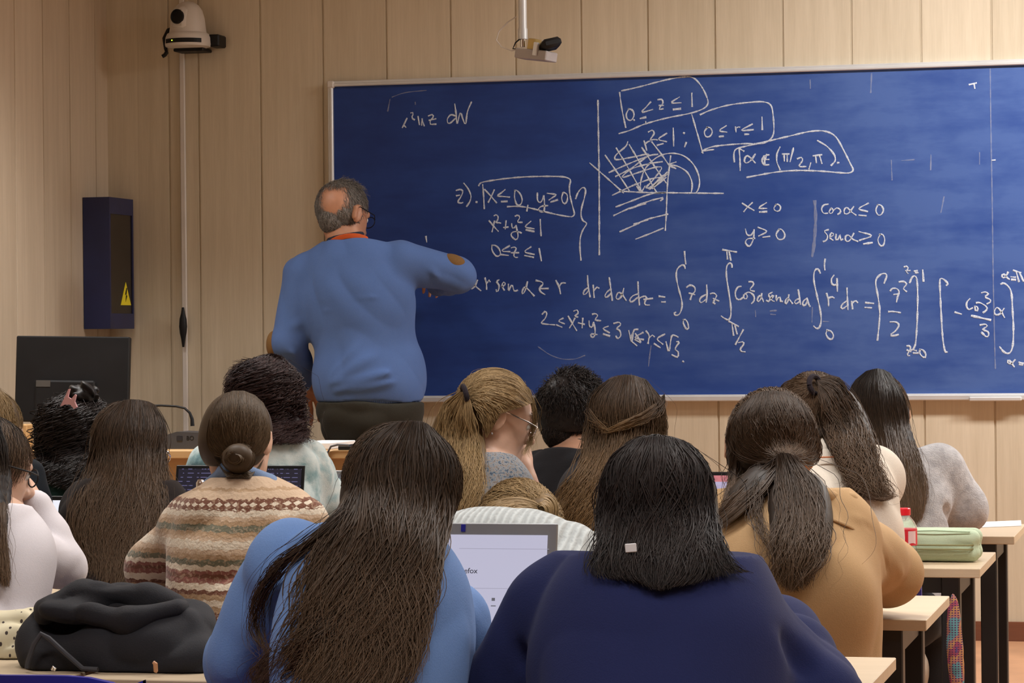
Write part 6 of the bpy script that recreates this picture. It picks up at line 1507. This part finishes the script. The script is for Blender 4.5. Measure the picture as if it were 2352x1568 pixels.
# ------------------------------------------------------------------ third row
Y3 = -4.78
wt = Person('dark haired person in a white long sleeved top leaning on one elbow', (-34, 1055), Y3, hs=.97, yaw=-42, pitch=12, neck=(-45, 1175, -.06), SL=(-170, 1235, .0), SR=(22, 1262, -.08), EL=(-200, 1350, .1), ER=(140, 1362, .10), WL=(-120, 1385, .25), WR=(84, 1165, .10), hip=(-60, .50, -.30), bulk=.96,
            hands={'R': dict(d=np.array((-.75, .05, .65)), n=np.array((.5, -.6, .6)), curl=.6, thumb=.3)}, skin=M['skin_pale'])
wt.body(.004); wt.garment('long_sleeved_top', cloth('white_jersey', (.60, .57, .60), .06, 420, .85, .15), .010, disp=both(wrinkle(33, .005, 16), folds([(at(110, 1230, Y3-.05), at(150, 1225, Y3+.03), .006, -.006), (at(125, 1285, Y3-.05), at(165, 1278, Y3+.03), .006, -.006), (at(140, 1315, Y3-.03), at(175, 1310, Y3+.03), .005, -.006)])), hem=.42); wt.trousers(M['denim']); wt.eyes()
long_hair(wt, [dict(g=[[(2, 985), (18, 1030), (20, 1090), (12, 1150), (16, 1240), (26, 1330)], [(-15, 966), (-10, 1030), (-5, 1110), (2, 1200), (8, 1290), (16, 1350)], [(-40, 960), (-35, 1040), (-30, 1130), (-20, 1230), (-10, 1330)], [(-75, 970), (-85, 1050), (-80, 1140), (-70, 1240)]], n=1000, thick=.010, r=.0009, wave=.003)], H_['ombre'], seed=12)
glasses(wt, M['blackplastic'])

sl = Person('person asleep with head down in a pale ribbed grey sweater', (1196, 1222), -4.50, hs=.94, yaw=-20, pitch=62, roll=0, neck=(1170, 1250, -.12), SL=(1080, 1265, -.16), SR=(1285, 1285, -.16), EL=(1050, 1330, .0), ER=(1345, 1335, .0), WL=(1130, 1345, .12), WR=(1260, 1345, .15), hip=(1195, .56, -.54), bulk=1.0, chest=(.15, .095, .17))
sl.body()
M['ribgrey'] = ribknit('pale_grey_rib_knit', (.36, .385, .385), 420., 0)
sdir = nrm(sl.H-sl.N)
sl.garment('rib_sweater', M['ribgrey'], .020, neckcut=None, cuts=[(sl.N+sdir*.03+np.array((0, 0, .02)), sdir)], disp=wrinkle(36, .006, 16), hem=.40, extra=[E(at(1125, 1236, -4.68), (.10, .09, .036), None, .04), C(at(1030, 1250, -4.62), at(1310, 1285, -4.62), .04, .04, .05)]); sl.trousers(M['trs'])
G = None
bunc = at(1246, 1172, -4.55)
extra = [E(sl.H+sl.R@np.array((0, -.008, 0)), (.086, .104, .098), sl.R, .02), E(bunc, (.022, .028, .030), None, .01)]
coll = extra
gA = drape([[(1105, 1170), (1140, 1148), (1185, 1140), (1225, 1148), (1240, 1158)], [(1115, 1185), (1150, 1162), (1195, 1155), (1232, 1162)], [(1140, 1195), (1175, 1178), (1210, 1170), (1236, 1170)], [(1165, 1202), (1200, 1190), (1238, 1178)]], coll, -4.55, .006)
rings = np.array([[bunc+np.array((r0*math.sin(a)+.004, -.03+.02*i, 1.35*r0*math.cos(a))) for a in np.linspace(-.6, 5.2, 22)] for i, r0 in enumerate((.008, .018, .026))])
hair_obj('hair', [(lambda v: (v[0], v[1], base_col(v[0], .2)))(nets(extra, .005, cuts=[(sl.H+sl.R@np.array((0, .045, 0)), sl.R@np.array((0, 1, -.4)))])), sl.scalp(2200, 40, tie=bunc, infl=.008), strands(gA, 700, 41, thick=.006, r=.0010, tipcut=.03), strands(rings, 260, 42, thick=.008, r=.0013)], H_['blonde'], sl.root)

tn = Person('person with a low brown ponytail in a tan shirt', (1774, 1008), Y3, hs=.99, yaw=-6, pitch=16, roll=4, neck=(1795, 1150, -.05), SL=(1675, 1240, -.06), SR=(1930, 1252, -.06), EL=(1660, 1370, .0), ER=(2030, 1362, .16), WL=(1700, 1385, .25), WR=(1935, 1372, .26), hip=(1778, .52, -.24), bulk=1.05, chest=(.175, .12, .20))
tn.body(.005)
M['tan'] = cloth('tan_cotton_twill', (.40, .255, .125), .09, 420, .85, .2)
fo = folds([(at(1900, 1270, Y3-.2), at(1985, 1310, Y3-.1), .010, -.007), (at(1930, 1290, Y3-.2), at(1985, 1340, Y3-.1), .010, .008), (at(1660, 1240, Y3-.2), at(1780, 1250, Y3-.22), .008, -.006), (at(1700, 1400, Y3-.3), at(1960, 1380, Y3-.2), .02, -.008), (at(1985, 1200, Y3-.14), at(2050, 1330, Y3-.02), .006, -.006), (at(1960, 1180, Y3-.16), at(2080, 1330, Y3+.05), .010, .006)])
shr = tn.garment('shirt', M['tan'], .026, disp=both(wrinkle(38, .006, 12), fo), hem=.50, h=.006, neckcut=.02, extra=[E(at(1800, 1400, Y3-.2), (.155, .125, .15), None, .05)]); tn.trousers(M['trs'])
np_obj('shirt_collar', nets([C(at(1690, 1175, Y3-.15), at(1790, 1140, Y3-.175), .012, .014, .02), C(at(1790, 1140, Y3-.175), at(1890, 1140, Y3-.15), .014, .014, .02), C(at(1890, 1140, Y3-.15), at(1950, 1150, Y3-.10), .014, .013, .02), C(at(1950, 1150, Y3-.10), at(1992, 1172, Y3-.05), .013, .006, .02)], .004), M['tan'], shr)
MB().tube(resample([at(px, py, Y3+dy) for px, py, dy in ((1640, 1200, -.20), (1730, 1185, -.225), (1850, 1180, -.225), (1940, 1205, -.19), (1985, 1235, -.14))], 24), .0028, 6).build('yoke_seam', M['tan'], shr, True)
tcol = [E(at(1800, 1052, Y3-.11), (.03, .02, .02), None, .02)]
long_hair(tn, [
    dict(g=[[(1700, 935), (1672, 985), (1672, 1040), (1730, 1068), (1795, 1058)], [(1725, 910), (1695, 965), (1705, 1030), (1755, 1055), (1798, 1052)], [(1750, 899), (1728, 960), (1745, 1020), (1780, 1046), (1800, 1049)], [(1772, 896), (1770, 960), (1780, 1020), (1803, 1047)], [(1800, 900), (1818, 960), (1820, 1020), (1808, 1047)], [(1825, 912), (1850, 970), (1845, 1030), (1812, 1050)], [(1850, 935), (1873, 995), (1862, 1045), (1815, 1053)], [(1868, 965), (1886, 1030), (1868, 1070), (1815, 1058)]], n=2400, thick=.006, r=.0009, wave=.003, tipcut=.03, core=False),
    dict(g=[[(1788, 1044), (1740, 1085), (1690, 1130), (1642, 1172)], [(1795, 1055), (1750, 1105), (1700, 1150), (1648, 1195)], [(1798, 1062), (1760, 1125), (1710, 1175), (1652, 1222)]], n=520, thick=.012, r=.0010, off=.018),
    dict(g=[[(1684, 1010), (1678, 1060), (1672, 1110), (1655, 1165)], [(1692, 1035), (1692, 1080), (1685, 1130), (1660, 1180)]], n=160, thick=.006, r=.0009, off=.012, core=False),
    dict(g=[[(1786, 1045), (1788, 1120), (1785, 1200), (1765, 1290), (1745, 1330)], [(1800, 1040), (1818, 1110), (1820, 1200), (1810, 1290), (1825, 1360)], [(1814, 1042), (1850, 1110), (1865, 1200), (1855, 1280), (1845, 1345)], [(1824, 1048), (1868, 1115), (1893, 1205), (1892, 1280), (1862, 1320)]], n=1500, thick=.024, r=.0010, wave=.010, wfreq=2.2, off=.028, r0=.022),
    dict(g=[[(1740, 1060), (1730, 1180), (1760, 1230), (1750, 1290)], [(1750, 1080), (1745, 1200), (1770, 1260), (1742, 1280)]], n=18, thick=.010, r=.0006, wave=.01, off=.02, core=False)], H_['brown'], seed=14, capkw=dict(low=-.10), coll_extra=tcol, scalp=dict(tie=at(1800, 1050, Y3-.1)))

# ------------------------------------------------------------------ fourth row
Y4 = -5.93
lb = Person('person with long wavy brown hair in a light blue hoodie', (930, 1108), Y4, low='L', hs=.98, yaw=-24, pitch=14, roll=8, neck=(875, 1262, -.08), SL=(672, 1332, -.08), SR=(868, 1352, -.05), EL=(580, 1515, -.05), ER=(1025, 1485, .12), WL=(640, 1560, .2), WR=(985, 1530, .24), hip=(800, .50, -.34), bulk=1.1, chest=(.135, .115, .20), skin=M['skin_pale'])
lb.body(.005)
M['lblue'] = cloth('light_blue_fleece', (.155, .275, .56), .08, 420, .9, .2, .25)
lbh = lb.garment('hoodie', M['lblue'], .028, disp=both(wrinkle(44, .010, 10), folds([(at(1060, 1400, Y4-.1), at(1000, 1490, Y4-.14), .02, -.02), (at(520, 1440, Y4-.16), at(545, 1568, Y4-.16), .014, -.014), (at(980, 1440, Y4-.2), at(900, 1560, Y4-.24), .03, -.016)])), hem=.42, h=.007, neckcut=.03)
hoodl = [C(at(690, 1275, Y4-.13), at(850, 1250, Y4-.16), .034, .042, .05), C(at(850, 1250, Y4-.16), at(980, 1285, Y4-.11), .042, .032, .05), E(at(820, 1320, Y4-.16), (.09, .03, .05), None, .05)]
np_obj('hood', nets(hoodl, .006, disp=wrinkle(45, .008, 20)), M['lblue'], lbh); lb.trousers(M['denim'])
long_hair(lb, [
    dict(g=[[(905, 974), (850, 1015), (812, 1095), (770, 1180), (712, 1250), (660, 1330), (630, 1420), (600, 1500), (578, 1560)], [(922, 969), (868, 1030), (838, 1130), (790, 1240), (735, 1340), (690, 1440), (640, 1530), (600, 1600)], [(938, 967), (895, 1040), (868, 1150), (825, 1270), (775, 1390), (735, 1490), (690, 1610)], [(952, 967), (932, 1050), (918, 1160), (885, 1280), (850, 1400), (815, 1500), (770, 1610)], [(965, 968), (975, 1045), (968, 1155), (940, 1280), (915, 1400), (885, 1500), (850, 1610)], [(980, 974), (1014, 1050), (1012, 1150), (990, 1255), (970, 1370), (950, 1480), (930, 1600)], [(992, 984), (1032, 1055), (1036, 1140), (1020, 1225), (1002, 1310), (982, 1390), (955, 1470)]], n=3600, thick=.022, r=.0010, wave=.013, wfreq=2.3, K=28, tipcut=.35, clump=80, clumpw=.8, frac=.55),
    dict(g=[[(800, 1150), (710, 1235), (640, 1280), (590, 1350), (572, 1430), (590, 1500)], [(805, 1170), (720, 1255), (650, 1310), (610, 1390), (605, 1470), (640, 1520)]], n=70, thick=.012, r=.0008, wave=.006, off=.016, core=False),
    dict(g=[[(760, 1400), (690, 1470), (610, 1510), (575, 1545), (590, 1600)], [(790, 1420), (720, 1500), (660, 1560), (640, 1610)]], n=240, thick=.014, r=.0010, wave=.010, off=.018, core=False)], H_['brown'], seed=15, capkw=dict(facecut=(.05, .2)), coll_extra=hoodl)
MB().tube([lb.H+lb.R@np.array((.088+.0*math.cos(a), -.008+.012*math.cos(a), -.078+.014*math.sin(a))) for a in np.linspace(0, 6.28, 16)], .0013, 6, False).build('earring', simple('rose_gold', (.7, .36, .28), .3, .9), lb.root, True)

nv = Person('person with straight dark shoulder length hair in a navy sweatshirt', (1512, 1146), Y4-.05, low='LR', hs=1.0, yaw=4, pitch=12, neck=(1505, 1318, -.06), SL=(1292, 1425, -.06), SR=(1678, 1440, -.06), EL=(1178, 1590, -.04), ER=(1868, 1610, -.04), WL=(1270, 1450, .24), WR=(1780, 1450, .24), hip=(1510, .50, -.28), bulk=1.08, chest=(.175, .12, .20))
nv.body(.005)
M['navy'] = cloth('navy_sweatshirt_fleece', (.014, .020, .082), .10, 420, .92, .2, .3)
sws = nv.garment('sweatshirt', M['navy'], .030, disp=both(wrinkle(48, .009, 9), folds([(at(1780, 1450, Y4-.2), at(1860, 1560, Y4-.15), .02, -.014), (at(1200, 1460, Y4-.16), at(1250, 1560, Y4-.18), .02, -.014)])), hem=.42, h=.007, neckcut=.03, extra=[C(at(1400, 1345, Y4-.1), at(1620, 1345, Y4-.1), .045, .045, .08)]); nv.trousers(M['trs'])
long_hair(nv, [dict(g=[[(1450, 1016), (1398, 1060), (1374, 1140), (1360, 1215), (1344, 1285), (1330, 1318)], [(1470, 1007), (1428, 1070), (1408, 1160), (1398, 1240), (1385, 1305), (1400, 1330)], [(1490, 1003), (1465, 1080), (1452, 1170), (1448, 1250), (1450, 1315), (1470, 1335)], [(1508, 1002), (1500, 1080), (1498, 1170), (1500, 1260), (1506, 1330), (1520, 1358)], [(1528, 1003), (1545, 1080), (1550, 1170), (1555, 1260), (1550, 1320), (1530, 1350)], [(1550, 1008), (1588, 1070), (1598, 1160), (1606, 1250), (1605, 1310), (1585, 1342)], [(1568, 1016), (1612, 1080), (1626, 1165), (1640, 1240), (1658, 1295), (1690, 1315)], [(1580, 1030), (1624, 1100), (1640, 1190), (1666, 1262), (1702, 1302), (1735, 1316)]], n=3200, thick=.014, r=.0010, wave=.008, wfreq=1.8, tipcut=.30, clump=60, clumpw=.75, frac=.7)], H_['nearblack'], seed=16)
mb = MB(); q = at(1449, 1258, Y4-.258); mb.box((-.0085, -.0012, -.0065), (.0085, .0012, .0065), Ry(-.08), q, bev=.001); mb.build('neck_label', M['paper'], sws)
